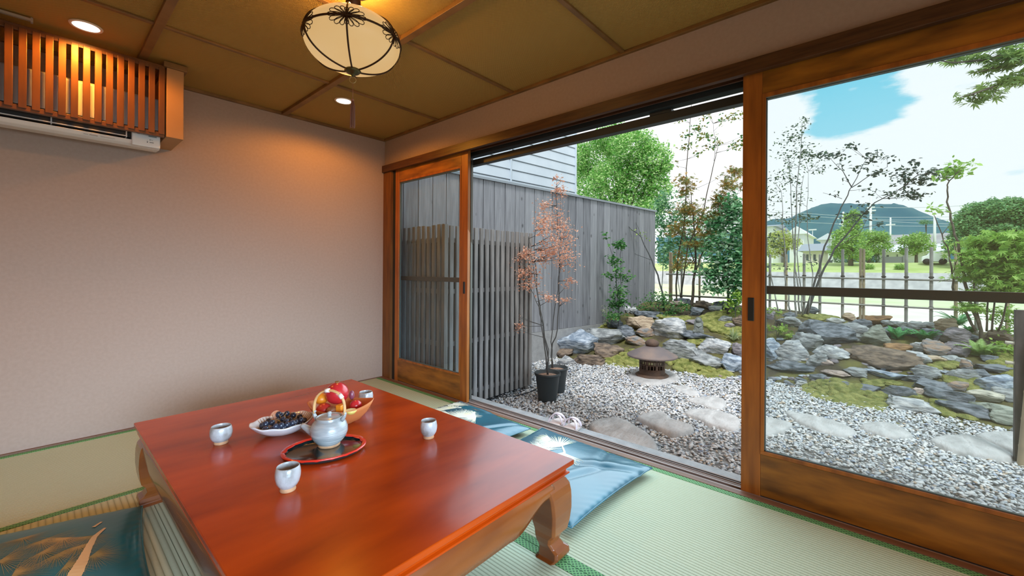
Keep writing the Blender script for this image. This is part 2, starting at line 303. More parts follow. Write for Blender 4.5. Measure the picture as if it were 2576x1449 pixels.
# ---------------------------------------------------------------- tatami
def tatami_mat(name, axis, pitch):
    """rush with ridges running along the given axis"""
    m = mat(name, (.50, .53, .30), .62, spec=.35); t, b = nodes_of(m)
    tcn = t.nodes.new('ShaderNodeTexCoord'); sp = t.nodes.new('ShaderNodeSeparateXYZ'); t.links.new(tcn.outputs['Object'], sp.inputs[0])
    a = sp.outputs['X' if axis == 'y' else 'Y']; c = sp.outputs['Y' if axis == 'y' else 'X']
    m1 = t.nodes.new('ShaderNodeMath'); m1.operation = 'MULTIPLY'; m1.inputs[1].default_value = PI/pitch; t.links.new(a, m1.inputs[0])
    s1 = t.nodes.new('ShaderNodeMath'); s1.operation = 'SINE'; t.links.new(m1.outputs[0], s1.inputs[0])
    ab = t.nodes.new('ShaderNodeMath'); ab.operation = 'ABSOLUTE'; t.links.new(s1.outputs[0], ab.inputs[0])
    pw = t.nodes.new('ShaderNodeMath'); pw.operation = 'POWER'; pw.inputs[1].default_value = .45; t.links.new(ab.outputs[0], pw.inputs[0])
    nz = t.nodes.new('ShaderNodeTexNoise'); nz.inputs['Scale'].default_value = 30; nz.inputs['Detail'].default_value = 4
    mp = t.nodes.new('ShaderNodeMapping'); mp.inputs['Scale'].default_value = (1, 14, 1) if axis == 'y' else (14, 1, 1); t.links.new(tcn.outputs['Object'], mp.inputs[0]); t.links.new(mp.outputs[0], nz.inputs[0])
    mx1 = t.nodes.new('ShaderNodeMix'); mx1.data_type = 'RGBA'; mx1.inputs['A'].default_value = (.45, .52, .33, 1); mx1.inputs['B'].default_value = (.58, .655, .51, 1); t.links.new(nz.outputs['Fac'], mx1.inputs['Factor'])
    mx2 = t.nodes.new('ShaderNodeMix'); mx2.data_type = 'RGBA'; mx2.inputs['A'].default_value = (.27, .32, .20, 1); t.links.new(mx1.outputs['Result'], mx2.inputs['B']); t.links.new(pw.outputs[0], mx2.inputs['Factor'])
    t.links.new(mx2.outputs['Result'], b.inputs['Base Color'])
    bp = t.nodes.new('ShaderNodeBump'); bp.inputs['Strength'].default_value = .6; bp.inputs['Distance'].default_value = .004; t.links.new(pw.outputs[0], bp.inputs['Height']); t.links.new(bp.outputs[0], b.inputs['Normal'])
    return m
tat = {'y': tatami_mat('tatami_rush_y', 'y', .0145), 'x': tatami_mat('tatami_rush_x', 'x', .0145), 'w': tatami_mat('tatami_rush_wide', 'y', .0195)}
# border cloth: green with a woven lattice of dark marks
def border_mat(name, axis):
    m = mat(name, (.10, .26, .08), .7); t, b = nodes_of(m)
    tcn = t.nodes.new('ShaderNodeTexCoord'); vo = t.nodes.new('ShaderNodeTexVoronoi'); vo.feature = 'DISTANCE_TO_EDGE'; vo.inputs['Scale'].default_value = 90; vo.inputs['Randomness'].default_value = .12
    mp = t.nodes.new('ShaderNodeMapping'); mp.inputs['Rotation'].default_value = (0, 0, PI/4); mp.inputs['Scale'].default_value = (1, 1, .1); t.links.new(tcn.outputs['Object'], mp.inputs[0]); t.links.new(mp.outputs[0], vo.inputs['Vector'])
    r = t.nodes.new('ShaderNodeMapRange'); r.inputs['From Min'].default_value = .10; r.inputs['From Max'].default_value = .22; t.links.new(vo.outputs['Distance'], r.inputs['Value'])
    mx = t.nodes.new('ShaderNodeMix'); mx.data_type = 'RGBA'; mx.inputs['A'].default_value = (.16, .42, .15, 1); mx.inputs['B'].default_value = (.04, .13, .05, 1); t.links.new(r.outputs['Result'], mx.inputs['Factor']); t.links.new(mx.outputs['Result'], b.inputs['Base Color']); return m
bord = border_mat('mat_border', 'y')
def tatami(x0, x1, y0, y1, axis, label, m=None, ends=(1, 1)):
    e = thing('tatami_mat', label, 'tatami mat', ((x0+x1)/2, (y0+y1)/2, 0), group='tatami mats covering the floor')
    bw = .034; g = .0008
    r = MB().box(x0+g, x1-g, y0+g, y1-g, -.03, .0); wlink('rush_surface', r, m or tat[axis], e)
    if axis == 'y':
        for k, (a, c) in enumerate(((x0+g, x0+bw), (x1-bw, x1-g))):
            if ends[k]: wlink('border', MB().box(a, c, y0+g, y1-g, -.029, .0018), bord, e, bevel=.0008)
    else:
        for k, (a, c) in enumerate(((y0+g, y0+bw), (y1-bw, y1-g))):
            if ends[k]: wlink('border', MB().box(x0+g, x1-g, a, c, -.029, .0018), bord, e, bevel=.0008)
XM = -.928
tatami(XM, -.05, -1.90, -.012, 'y', 'tatami mat in the far corner along the sliding doors, under the first teal cushion')
tatami(XM, -.05, -3.80, -1.90, 'y', 'pale green tatami mat along the doors between table leg and wide sliding door')
tatami(XM, -.05, -5.25, -3.80, 'y', 'tatami mat along the doors, nearest the camera')
tatami(-2.85, XM, -.987, -.018, 'x', 'tatami mat against the plaster wall beyond the table')
tatami(-3.7, -2.85, -1.9, -.018, 'y', 'tatami mat in the back corner at the left wall')
tatami(-1.80, XM, -2.9, -.987, 'y', 'tatami mat directly under the low table', tat['y'], (0, 1))
tatami(-2.68, -1.80, -2.9, -.987, 'y', 'wide-ribbed tatami mat under the pine-patterned cushion at the table side', tat['w'], (1, 0))
tatami(-3.7, -2.68, -2.9, -1.9, 'y', 'tatami mat by the left wall')
tatami(-2.85, XM, -3.8, -2.9, 'x', 'tatami mat crosswise under the camera')
tatami(-3.7, XM, -5.25, -3.8, 'x', 'tatami mat at the rear of the room')
# ---------------------------------------------------------------- low table
tb_top = mat('table_lacquer', (.47, .056, .0012), .25, col2=(.26, .026, .001), scale=2.2, stretch=(1, 3.2, 1), spec=.25, coat=.27, coatr=.12, contrast=(.3, .7))
tb_side = mat('table_side', (.24, .062, .010), .26, col2=(.16, .038, .007), scale=3, stretch=(1, 1, 4), coat=.4)
TX0, TX1, TY0, TY1, TZ = -1.855, -.875, -2.66, -1.078, .335
tc_ = ((TX0+TX1)/2, (TY0+TY1)/2, 0)
table = thing('low_table', 'low red-lacquered dining table with curled feet on the tatami', 'table', tc_)
hx, hy = (TX1-TX0)/2, (TY1-TY0)/2
# top: slab with ogee edge, stacked outlines
def rr(hx, hy, z, r=.006):
    pts = []
    for cx, cy, a0 in ((hx-r, hy-r, 0), (-hx+r, hy-r, 90), (-hx+r, -hy+r, 180), (hx-r, -hy+r, 270)):
        for k in range(4): a = math.radians(a0+30*k); pts.append((cx+r*math.cos(a), cy+r*math.sin(a), z))
    return pts
def stack(mb, rings, smooth=False):
    n = len(rings[0]); vs = [p for r in rings for p in r]
    fs = [tuple(range(n-1, -1, -1)), tuple((len(rings)-1)*n+k for k in range(n))]+[(i*n+k, i*n+(k+1) % n, (i+1)*n+(k+1) % n, (i+1)*n+k) for i in range(len(rings)-1) for k in range(n)]
    return mb.add(vs, fs, smooth)
prof = [(-.035, -.050), (-.013, -.048), (-.010, -.045), (-.012, -.041), (-.020, -.037), (-.018, -.029), (-.010, -.023), (-.008, -.020), (-.001, -.017), (0, -.013), (0, -.002), (-.002, 0)]
link('tabletop', stack(MB(), [rr(hx+d, hy+d, TZ+z) for d, z in prof]), [tb_top], table, bevel=.0008)
# apron rails with scooped lower edge: outline in (s, z), extruded and bulging outwards
def apron(L, mb, place):
    """L half length; scallop rises near the legs into the curve of each leg"""
    segs = 60; zt = .288; th = .02
    def low(s):
        a = L-abs(s)
        # near the leg an arch up, then drops to the long low edge
        if a < .05: return .235-.0*a
        if a < .22: q = (a-.05)/.17; return .235-.052*(1-math.cos(q*PI))/2-.012*math.sin(q*PI)
        return .183
    rings = []
    for i in range(segs+1):
        s = -L+2*L*i/segs; lo = low(s); zz = [lo, lo+.004, lo+(zt-lo)*.3, lo+(zt-lo)*.7, zt-.01, zt]
        bl = [.002, .012, .018, .016, .008, .0]
        ring = [place(s, bl[k]+.0, zz[k]) for k in range(6)]+[place(s, -th, zt), place(s, -th, lo)]
        rings.append(ring)
    n = 8; vs = [p for r in rings for p in r]
    fs = [tuple(range(n)), tuple(segs*n+k for k in range(n-1, -1, -1))]+[((i+1)*n+k, (i+1)*n+(k+1) % n, i*n+(k+1) % n, i*n+k) for i in range(segs) for k in range(n)]
    mb.add(vs, fs, True); return mb
ins = .030
link('apron', apron(hx-.10, MB(), lambda s, d, z: (s, -hy+ins-d, z)), tb_side, table)
link('apron', apron(hx-.10, MB(), lambda s, d, z: (-s, hy-ins+d, z)), tb_side, table)
link('apron', apron(hy-.10, MB(), lambda s, d, z: (hx-ins+d, s, z)), tb_side, table)
link('apron', apron(hy-.10, MB(), lambda s, d, z: (-hx+ins-d, -s, z)), tb_side, table)
# cabriole leg: two outer faces meet at the corner, width varies with height, foot curls outward
def leg(sxn, syn):
    mb = MB()
    # (z, outward bulge of corner, inner half width measured from corner)
    prof = [(.0, -.018, .085), (.012, -.006, .090), (.020, -.004, .092), (.034, -.006, .088), (.045, -.020, .074), (.062, -.030, .070), (.080, -.026, .078), (.098, -.010, .096), (.13, -.004, .110), (.17, .0, .118), (.205, .0, .124), (.230, -.001, .128), (.255, -.005, .13), (.275, -.016, .13), (.288, -.026, .12)]
    rings = []
    for z, o, w in prof:
        c = -.004+o
        pts = [(c, c), (c-.010, c+.0), ]
        # L-shaped wrap: corner, along x, inner, along y
        t = .030+.02*(z < .1)
        X, Y = hx, hy
        w *= .93
        r = [(X+c, Y+c-.008), (X+c-.003, Y+c-.003), (X+c-.008, Y+c), (X+c-w+.008, Y+c), (X+c-w, Y+c-.008), (X+c-w, Y+c-w+.01), (X+c-w+.01, Y+c-w), (X+c, Y+c-w)]
        rings.append([(sxn*a, syn*b_, z) for a, b_ in r])
    if sxn*syn < 0: rings = [list(reversed(r)) for r in rings]
    n = 8; vs = [p for r in rings for p in r]
    mb.add(vs, [tuple(range(n-1, -1, -1)), tuple((len(rings)-1)*n+k for k in range(n))], False)
    o = len(mb.v)-len(vs)
    for i in range(len(rings)-1):
        for k in range(n): mb.f.append((o+i*n+k, o+i*n+(k+1) % n, o+(i+1)*n+(k+1) % n, o+(i+1)*n+k)); mb.sm.append(False)
    return mb
for a in (1, -1):
    for b_ in (1, -1): link('leg', leg(a, b_), tb_side, table, bevel=.002)
# ---------------------------------------------------------------- ceramics
glaze = mat('shino_glaze', (.43, .43, .43), .3, col2=(.17, .155, .13), scale=26, stretch=(1, 1, .8), contrast=(.42, .74), coat=.5, bump=.15, bscale=60)
glaze_in = mat('glaze_inside', (.62, .58, .60), .3, coat=.3)
bare_clay = mat('bare_clay', (.55, .30, .15), .8, col2=(.4, .2, .1), scale=40)
def cup(loc, label, h=.062, r=.034, rz=0, fac=0):
    e = thing('tea_cup', label, 'tea cup', loc, rz, 'small ceramic tea cups on the low table')
    wob = (lambda t, z: 1+.012*math.cos(fac*t)) if fac else (lambda t, z: 1+.010*math.sin(2*t+z*60))
    k = r/.034; q = h/.062
    out = [(0, .006), (.018, .0065), (.021, .010), (.0255, .014), (.0305, .022), (.0335, .034), (.0338, .044), (.0322, .054), (.0300, .0605), (.0290, .062), (.0278, .0605), (.0295, .050), (.0305, .040), (.028, .022), (.020, .013), (0, .011)]
    link('body', MB().lathe([(a*k, z*q) for a, z in out], 40, wob=wob), glaze, e)
    link('foot', MB().lathe([(.014*k, .008*q), (.016*k, 0), (.0205*k, 0), (.0215*k, .003), (.0205*k, .0105*q)], 32), bare_clay, e)
    return e
def on_table(px, py, dz=0.0): p = G(px, py, TZ+dz); return (float(p[0]), float(p[1]), TZ)
def cup_at(px, py, h, r, label, **k):
    p = G(px, py, TZ); d = p[:2]-CAM[:2]; d /= np.linalg.norm(d); p[:2] += d*r*.6
    return cup((p[0], p[1], TZ), label, h, r, **k)
cup_at(556, 1120, .066, .037, 'speckled grey-white tea cup standing alone on the wall side of the low table')
cup_at(724, 1241, .073, .0355, 'largest looking grey-white tea cup, in front of the oval tray', rz=1.1)
cup_at(1078, 1106, .069, .0335, 'faceted grey-white tea cup standing alone near the cushions side of the table', rz=2.2, fac=8)
cup_at(920, 1026, .072, .034, 'tea cup with a brown panel behind the orange fruit bowl', rz=.6)
# tray: oval, scalloped red rim
black_l = mat('black_lacquer', (.012, .022, .022), .12, coat=.8)
red_l = mat('red_lacquer', (.62, .025, .012), .25, coat=.6)
tp = G(817, 1128, TZ+.01)
tray = thing('tea_tray', 'oval black lacquer tray with a scalloped red rim under the teapot', 'tray', (tp[0], tp[1], TZ), 0)
dv = ray(817, 1128)[:2]; dang = math.atan2(dv[1], dv[0])-PI/2
scal = lambda t, z: 1+.008*abs(math.sin(9*t))
tb = MB().lathe([(0, .003), (.118, .003), (.130, .008), (.138, .014), (.1395, .012), (.131, .001), (0, .0)], 120, sx=1.0, sy=.80, rot=dang); link('tray_body', tb, black_l, tray)
link('rim', MB().lathe([(.129, .0125), (.131, .0165), (.141, .0175), (.143, .014), (.139, .010)], 144, sx=1.0, sy=.80, rot=dang, wob=lambda t, z: 1-(.030*abs(math.sin(9*t)) if z < .0130 else .016*abs(math.sin(9*t)) if z > .016 and z < .017 else 0)), red_l, tray)
# teapot
pp = G(828, 1112, TZ+.014)
pot = thing('teapot', 'round grey-white ceramic teapot with an arched cane handle on the tray', 'teapot', (pp[0], pp[1], TZ+.0035), 0)
glz2 = mat('ash_glaze', (.46, .47, .46), .26, col2=(.22, .245, .25), scale=10, stretch=(1, 1, 5), contrast=(.3, .75), coat=.6, bump=.25, bscale=14, bstretch=(.6, .6, 9))
bodyp = [(0, .004), (.034, .004), (.037, .008), (.048, .018), (.060, .034), (.0655, .052), (.065, .068), (.059, .084), (.049, .096), (.0455, .101), (.0465, .106), (.0445, .108), (.042, .104), (.042, .098)]
link('pot_body', MB().lathe(bodyp, 64, wob=lambda t, z: 1+.006*math.sin(3*t+z*80)), glz2, pot)
link('foot', MB().lathe([(.03, .006), (.032, 0), (.0385, 0), (.0395, .004), (.038, .009)], 40), bare_clay, pot)
lid = link('lid', MB().lathe([(.0425, .099), (.042, .103), (.036, .106), (.020, .1085), (.008, .109), (0, .109)], 48), glz2, pot)
link('lid_knob', MB().lathe([(0, .107), (.008, .108), (.0065, .113), (.0085, .118), (.0075, .123), (.003, .126), (0, .1262)], 20), glz2, lid)
sd = -np.array([_r[0], _r[1]]); sd /= np.linalg.norm(sd)   # spout points to the left of the picture, a little towards the window wall
fw_ = np.array([_f[0], _f[1]]); sp_d = sd*.99+fw_*.10; sp_d /= np.linalg.norm(sp_d)
def P3(a, z, q=0): return (sp_d[0]*a-sp_d[1]*q, sp_d[1]*a+sp_d[0]*q, z)
link('spout', MB().tube([P3(.052, .046), P3(.070, .050), P3(.086, .057), P3(.102, .066), P3(.110, .070)], [.021, .017, .0125, .010, .0085], 16), glz2, pot)
for s_ in (1, -1):
    link('lug', MB().tube([P3(s_*.047, .092), P3(s_*.058, .108), P3(s_*.062, .120), P3(s_*.056, .126)], [.008, .007, .006, .006], 10), glz2, pot)
cane = mat('cane', (.72, .45, .20), .5, col2=(.58, .32, .12), scale=30)
hp = []
for i in range(25):
    a = PI*i/24; ca = math.cos(a); sa = math.sin(a); hp.append(P3(-ca*.060*(1+.10*sa), .116+.088*sa**.75))
hd = link('handle', MB().tube([(p[0]+.0026, p[1]+.002, p[2]) for p in hp], .0036, 8).tube([(p[0]-.0026, p[1]-.002, p[2]) for p in hp], .0036, 8), cane, pot)
tie_m = mat('pale_binding', (.82, .76, .66), .6)
for i in (6, 13): link('binding', MB().tube([hp[i-1], hp[i], hp[i+1]], .0078, 10), tie_m, hd)
# fruit bowl
orange_c = mat('orange_bowl', (.60, .20, .065), .5, col2=(.50, .15, .045), scale=5, spec=.3)
bc = G(858, 1046, TZ+.03)
bowl = thing('fruit_bowl', 'pointed oval terracotta-orange bowl heaped with fruit behind the teapot', 'bowl', (bc[0], bc[1], TZ), 0)
def boat(R, hgt, th, ratio, point, n=72, wav=None, lift=.28):
    """boat-shaped bowl: rim rises towards its two pointed ends"""
    def ring(f, zf, off=0):
        o = []
        for k in range(n):
            t = 2*PI*k/n; c, s = math.cos(t), math.sin(t)
            x = R*f*c; y = R*ratio*f*s*(1-point*abs(c)**2.2)
            up = 1+lift*abs(c)**3*f
            zz = zf*hgt*up
            if wav: zz += wav(t)*f**6
            o.append((x, y, zz+off))
        return o
    fs_ = [(.34, 0), (.36, .03), (.60, .20), (.80, .50), (.93, .80), (1.0, 1.0)]
    rings = [ring(f, z) for f, z in fs_]+[ring(1.0-th/R, 1.0)]+[ring(f-th/R, z, .005) for f, z in reversed(fs_[:-1])]
    return stack(MB(), rings, True)
e_b = link('bowl_body', boat(.135, .076, .005, .74, .22), orange_c, bowl)
brz = math.radians(-38); bowl.rotation_euler = (0, 0, brz)
def ball_fruit(px, py, r, label, cat, m, z, name, sc=(1, 1, 1), rz=0, group=None, calyx=False):
    """sight line through the fruit's middle, met at height z"""
    p = G(px, py, z); e = thing(name, label, cat, (p[0], p[1], z-r*sc[2]), rz, group)
    link('flesh' if 'fig' in name or 'lemon' in name else 'skin', MB().ball((0, 0, r*sc[2]), r, 28, 18, sc), m, e)
    if calyx: link('stalk', MB().lathe([(r*.16, 0), (r*.20, r*.14), (r*.12, r*.08), (0, r*.08)], 10, c=(-r*sc[0]*.0, 0, 2*r*sc[2]-.002)), mat('stalk', (.25, .12, .03), .7), e)
    return e
redf = mat('red_skin', (.58, .025, .030), .28, col2=(.42, .012, .02), scale=9, coat=.4)
redf2 = mat('apple_skin', (.55, .04, .03), .3, col2=(.62, .25, .08), scale=12, coat=.3, contrast=(.55, .8))
orf = mat('orange_skin', (.80, .30, .02), .4, col2=(.7, .2, .01), scale=20)
fb = TZ+.05
ball_fruit(848, 989, .047, 'big round red pomegranate on top of the fruit bowl', 'pomegranate', redf, TZ+.128, 'pomegranate', (1, 1, .98), calyx=True)
ball_fruit(815, 1030, .031, 'red apple at the wall side of the fruit bowl, in front of the pomegranate', 'apple', redf2, TZ+.066, 'apple', (1, 1, .85))
ball_fruit(895, 1020, .026, 'small pinkish red apple at the cup side of the fruit bowl', 'apple', redf, TZ+.068, 'apple', (1, 1, .92))
ball_fruit(808, 1003, .027, 'orange persimmon beside the pomegranate at the back of the bowl', 'persimmon', orf, TZ+.103, 'persimmon', (1, 1, .85))
ball_fruit(885, 994, .014, 'purple fig leaning on the pomegranate', 'fig', mat('fig_skin', (.22, .05, .08), .35, coat=.3), TZ+.102, 'purple_fig', (.8, .8, 1.5))
ball_fruit(833, 1032, .017, 'small brown fig behind the teapot handle', 'fig', mat('brown_fig', (.20, .06, .02), .4, col2=(.4, .2, .1), scale=40), TZ+.070, 'brown_fig', (1.2, 1.1, .9))
p = G(856, 1025, TZ+.078); mg = thing('mango_cube', 'bright orange-yellow cut fruit block seen through the teapot handle', 'cut fruit', (p[0], p[1], TZ+.062), .5)
link('skin', MB().box(-.014, .014, -.014, .014, 0, .028), orf, mg, bevel=.004, seg=3)
p = G(883, 1034, TZ+.072); lm = thing('lemon_slice', 'pale lemon half facing up at the rim of the fruit bowl', 'lemon', (p[0], p[1], TZ+.058), 0)
link('rind', MB().lathe([(0, 0), (.014, .003), (.022, .012), (.0235, .018), (.0225, .0185)], 28), mat('lemon_rind', (.70, .56, .14), .4), lm)
link('lemon_flesh', MB().lathe([(.0225, .0182), (.010, .0188), (0, .019)], 28), mat('lemon_flesh', (.80, .68, .28), .35, col2=(.85, .78, .5), scale=60), lm)
for q in (bowl, ): pass
# leaf dish with grapes
lg = mat('dish_glaze', (.72, .70, .70), .22, col2=(.60, .58, .58), scale=8, coat=.5)
dc = G(712, 1076, TZ+.02)
dish = thing('leaf_dish', 'white leaf-shaped dish with brown-streaked inner wall holding grapes', 'dish', (dc[0], dc[1], TZ), math.radians(-6))
link('dish_body', boat(.118, .050, .004, .86, .14, wav=lambda t: .0025*math.cos(9*t), lift=.08), lg, dish)
rib_m = mat('brown_streak', (.28, .12, .04), .3)
rb = MB()
for k in range(22):
    t = math.radians(-15+150*k/21); c, s = math.cos(t), math.sin(t)
    def q_(f, z): return ((.118*f-.004)*c, (.118*.86*f-.004)*s*(1-.14*abs(c)**2.2), z*.050*(1+.08*abs(c)**3*f)+.0058)
    rb.tube([q_(.63, .22), q_(.78, .47), q_(.88, .70), q_(.96, .90)], .0009, 4)
link('rib_pattern', rb, rib_m, dish)
grape_m = mat('grape_skin', (.012, .018, .035), .26, col2=(.035, .045, .075), scale=30, coat=.25)
gstem = mat('grape_stalk', (.45, .40, .06), .6, col2=(.5, .2, .08), scale=60)
rng = random.Random(5)
bunch = thing('grape_bunch', 'bunch of black grapes with green stalks in the leaf dish', 'grapes', (dc[0], dc[1], TZ+.006))
gp = []
spots = [(660, 1072), (676, 1060), (668, 1085), (684, 1086), (700, 1088), (713, 1084), (728, 1080), (742, 1076), (755, 1066), (765, 1058), (690, 1072), (704, 1060), (716, 1070), (730, 1060), (744, 1062), (738, 1048), (722, 1046), (707, 1050), (754, 1052), (698, 1046), (668, 1070), (692, 1082), (707, 1078), (722, 1074), (736, 1070), (748, 1068), (712, 1058), (720, 1064), (758, 1060), (684, 1066)]
for i, (a, b_) in enumerate(spots):
    z = TZ+.036+max(0, (1088-b_))*.00030+(.008 if i > 19 else 0); p = G(a, b_-3, z); r = .0108+rng.random()*.0016
    qx, qy = p[0]-dc[0], p[1]-dc[1]; ee = math.hypot(qx/.118, qy/.101)
    if ee > .70: qx *= .70/ee; qy *= .70/ee; ee = .70
    q = (qx, qy, max(z-TZ-.006-.012, .001+.030*max(0, ee-.36)/.44+r)+(.012 if i > 11 else 0))
    link('grape', MB().ball(q, r, 16, 10, (1, 1, 1.06)), grape_m, bunch); gp.append(q)
c0 = (sum(q[0] for q in gp)/len(gp), sum(q[1] for q in gp)/len(gp), .035)
sb = MB()
for i in range(1, 20, 3):
    q = gp[i]; m_ = [(q[k]+c0[k])/2+rng.uniform(-.004, .004) for k in range(3)]; m_[2] += .012
    sb.tube([c0, m_, (q[0], q[1], q[2]+.008)], [.0014, .001, .0008], 5)
link('stalk', sb, gstem, bunch)
for i, (a, b_, lab, tl) in enumerate(((693, 1040, 'halved fig with pale pink flesh leaning at the back of the leaf dish', .9), (729, 1037, 'small brown fig at the back of the leaf dish', 0))):
    p = G(a, b_, TZ+.055); e = thing('fig_half' if i == 0 else 'brown_fig', lab, 'fig', (p[0], p[1], TZ+.030), 0)
    if i == 0:
        hb = MB().lathe([(0, -.016), (.010, -.013), (.0165, -.004), (.018, .003)], 24, sx=1.1); fl = MB().lathe([(.018, .003), (.015, .0035), (.0145, .0042), (0, .0046)], 24, sx=1.1)
        Rm = Matrix.Rotation(math.radians(50), 4, Vector((_r[0], _r[1], 0)))
        for mbb in (hb, fl): mbb.v = [tuple(Rm @ Vector(v)+Vector((0, 0, .018))) for v in mbb.v]
        link('fig_skin', hb, mat('fig_skin_brown', (.20, .07, .04), .5), e)
        link('fig_flesh', fl, mat('fig_flesh', (.82, .42, .28), .5, col2=(.85, .62, .45), scale=90), e)
    else: link('skin', MB().ball((0, 0, .012), .014, 18, 12, (1, 1, .9)), mat('brown_fig', (.2, .06, .02)), e)
# ---------------------------------------------------------------- floor cushions
satin = mat('teal_satin', (.008, .13, .19), .27, col2=(.006, .09, .14), scale=3, spec=.7, coat=.25, coatr=.25, bump=.10, bscale=6)
satin_g = mat('green_satin', (.012, .10, .10), .30, col2=(.012, .13, .15), scale=3, spec=.5, bump=.08, bscale=6)
cream = mat('cream_print', (.72, .76, .66), .45, col2=(.80, .80, .48), scale=14, contrast=(.5, .75))
gold = mat('gold_print', (.46, .30, .10), .5, col2=(.24, .20, .07), scale=10)
twig_g = mat('branch_print', (.70, .46, .22), .5)
def cushion(quad, hgt, label, m, fans, mp, seed, folds=(), twigs=()):
    rg = np.random.RandomState(seed); cx = sum(q[0] for q in quad)/4; cy = sum(q[1] for q in quad)/4
    e = thing('floor_cushion', label, 'floor cushion', (cx, cy, 0), 0, 'teal satin floor cushions'); nz_o = rg.rand(3)*50
    def pos(u, v, side=1):
        # pinched edges between pointed corners
        pu = 4*u*(1-u); pv = 4*v*(1-v); iu = u+(u-.5)*-.045*pv; iv = v+(v-.5)*-.045*pu
        x = (quad[0][0]*(1-iu)+quad[1][0]*iu)*(1-iv)+(quad[3][0]*(1-iu)+quad[2][0]*iu)*iv
        y = (quad[0][1]*(1-iu)+quad[1][1]*iu)*(1-iv)+(quad[3][1]*(1-iu)+quad[2][1]*iu)*iv
        b_ = max(0, (pu*pv))**.36
        z = hgt*.46+side*hgt*.5*b_*(1 if side > 0 else .92)
        if side > 0:
            z += b_*.006*noise.noise(Vector((u*3+nz_o[0], v*3, nz_o[1])))*2
            for fu, fv, fa, fl, fd in folds:   # creases: centre, angle, length, depth
                du, dv_ = u-fu, v-fv; s_ = du*math.cos(fa)+dv_*math.sin(fa); t_ = -du*math.sin(fa)+dv_*math.cos(fa)
                z += fd*math.exp(-(s_/fl)**2)*(-math.exp(-(t_/.02)**2)+.7*math.exp(-((t_-.05)/.035)**2))
            edge = min(u, 1-u, v, 1-v); z += .004*math.sin((u-v)*90)*math.exp(-edge/.04)*b_
        return (x-cx, y-cy, max(z, .002))
    n = 60; mb = MB()
    vs = [pos(i/n, j/n, 1) for i in range(n+1) for j in range(n+1)]; I = lambda i, j: i*(n+1)+j
    mb.add(vs, [(I(i, j), I(i, j+1), I(i+1, j+1), I(i+1, j)) for i in range(n) for j in range(n)], True)
    vs = [pos(i/n, j/n, -1) for i in range(n+1) for j in range(n+1)]
    mb.add(vs, [(I(i, j), I(i+1, j), I(i+1, j+1), I(i, j+1)) for i in range(n) for j in range(n)], True)
    link('cushion_cover', mb, m, e)
    pe = [pos(t/24, 0) for t in range(25)]+[pos(1, t/24) for t in range(1, 25)]+[pos(1-t/24, 1) for t in range(1, 25)]+[pos(0, 1-t/24) for t in range(1, 25)]
    link('seam', MB().tube([(a, b_, max(.003, c)) for a, b_, c in pe], .0028, 6), m, e)
    fb_ = MB()
    if n_ is not None:
        for (fu, fv, ang, rad, cnt, spr) in fans:
            for k in range(cnt):
                a = ang+spr*(k/(cnt-1)-.5)+rg.uniform(-.03, .03); L = rad*rg.uniform(.8, 1.05); w = .0045 if mp is cream else .0015
                ps = []
                for s_ in (0, .35, .7, 1.0):
                    u_ = fu+math.cos(a)*L*s_; v_ = fv+math.sin(a)*L*s_; ww = w*(1-s_*.85)
                    if not (0.02 < u_ < .98 and .02 < v_ < .98): break
                    p1 = pos(u_-math.sin(a)*ww, v_+math.cos(a)*ww); p2 = pos(u_+math.sin(a)*ww, v_-math.cos(a)*ww)
                    ps.append(((p1[0], p1[1], p1[2]+.0014), (p2[0], p2[1], p2[2]+.0014)))
                if len(ps) > 1:
                    vv = [q for pr_ in ps for q in pr_]; fb_.add(vv, [(2*i, 2*i+1, 2*i+3, 2*i+2) for i in range(len(ps)-1)])
    pe_ = link('pine_print', fb_, mp, e)
    if twigs:
        for pl in twigs:
            tw = MB(); pts = []
            for i in range(len(pl)-1):
                for s_ in np.linspace(0, 1, 6)[:-1]: pts.append([pl[i][k]+(pl[i+1][k]-pl[i][k])*s_ for k in range(3)])
            for i in range(len(pts)-1):
                (u0, v0, w0), (u1, v1, w1) = pts[i], pts[i+1]; a = math.atan2(v1-v0, u1-u0); q = []
                for (uu, vv_, w) in ((u0, v0, w0), (u1, v1, w1)):
                    w = w*rg.uniform(.9, 1.1)
                    for s_ in (1, -1):
                        if not (0.01 < uu < .99 and .01 < vv_ < .99): uu = min(max(uu, .01), .99); vv_ = min(max(vv_, .01), .99)
                        pz = pos(uu-math.sin(a)*w*s_, vv_+math.cos(a)*w*s_); q.append((pz[0], pz[1], pz[2]+.0018))
                tw.add(q, [(0, 1, 3, 2)])
            link('branch_print', tw, twig_g if mp is gold else cream, e)
    return e
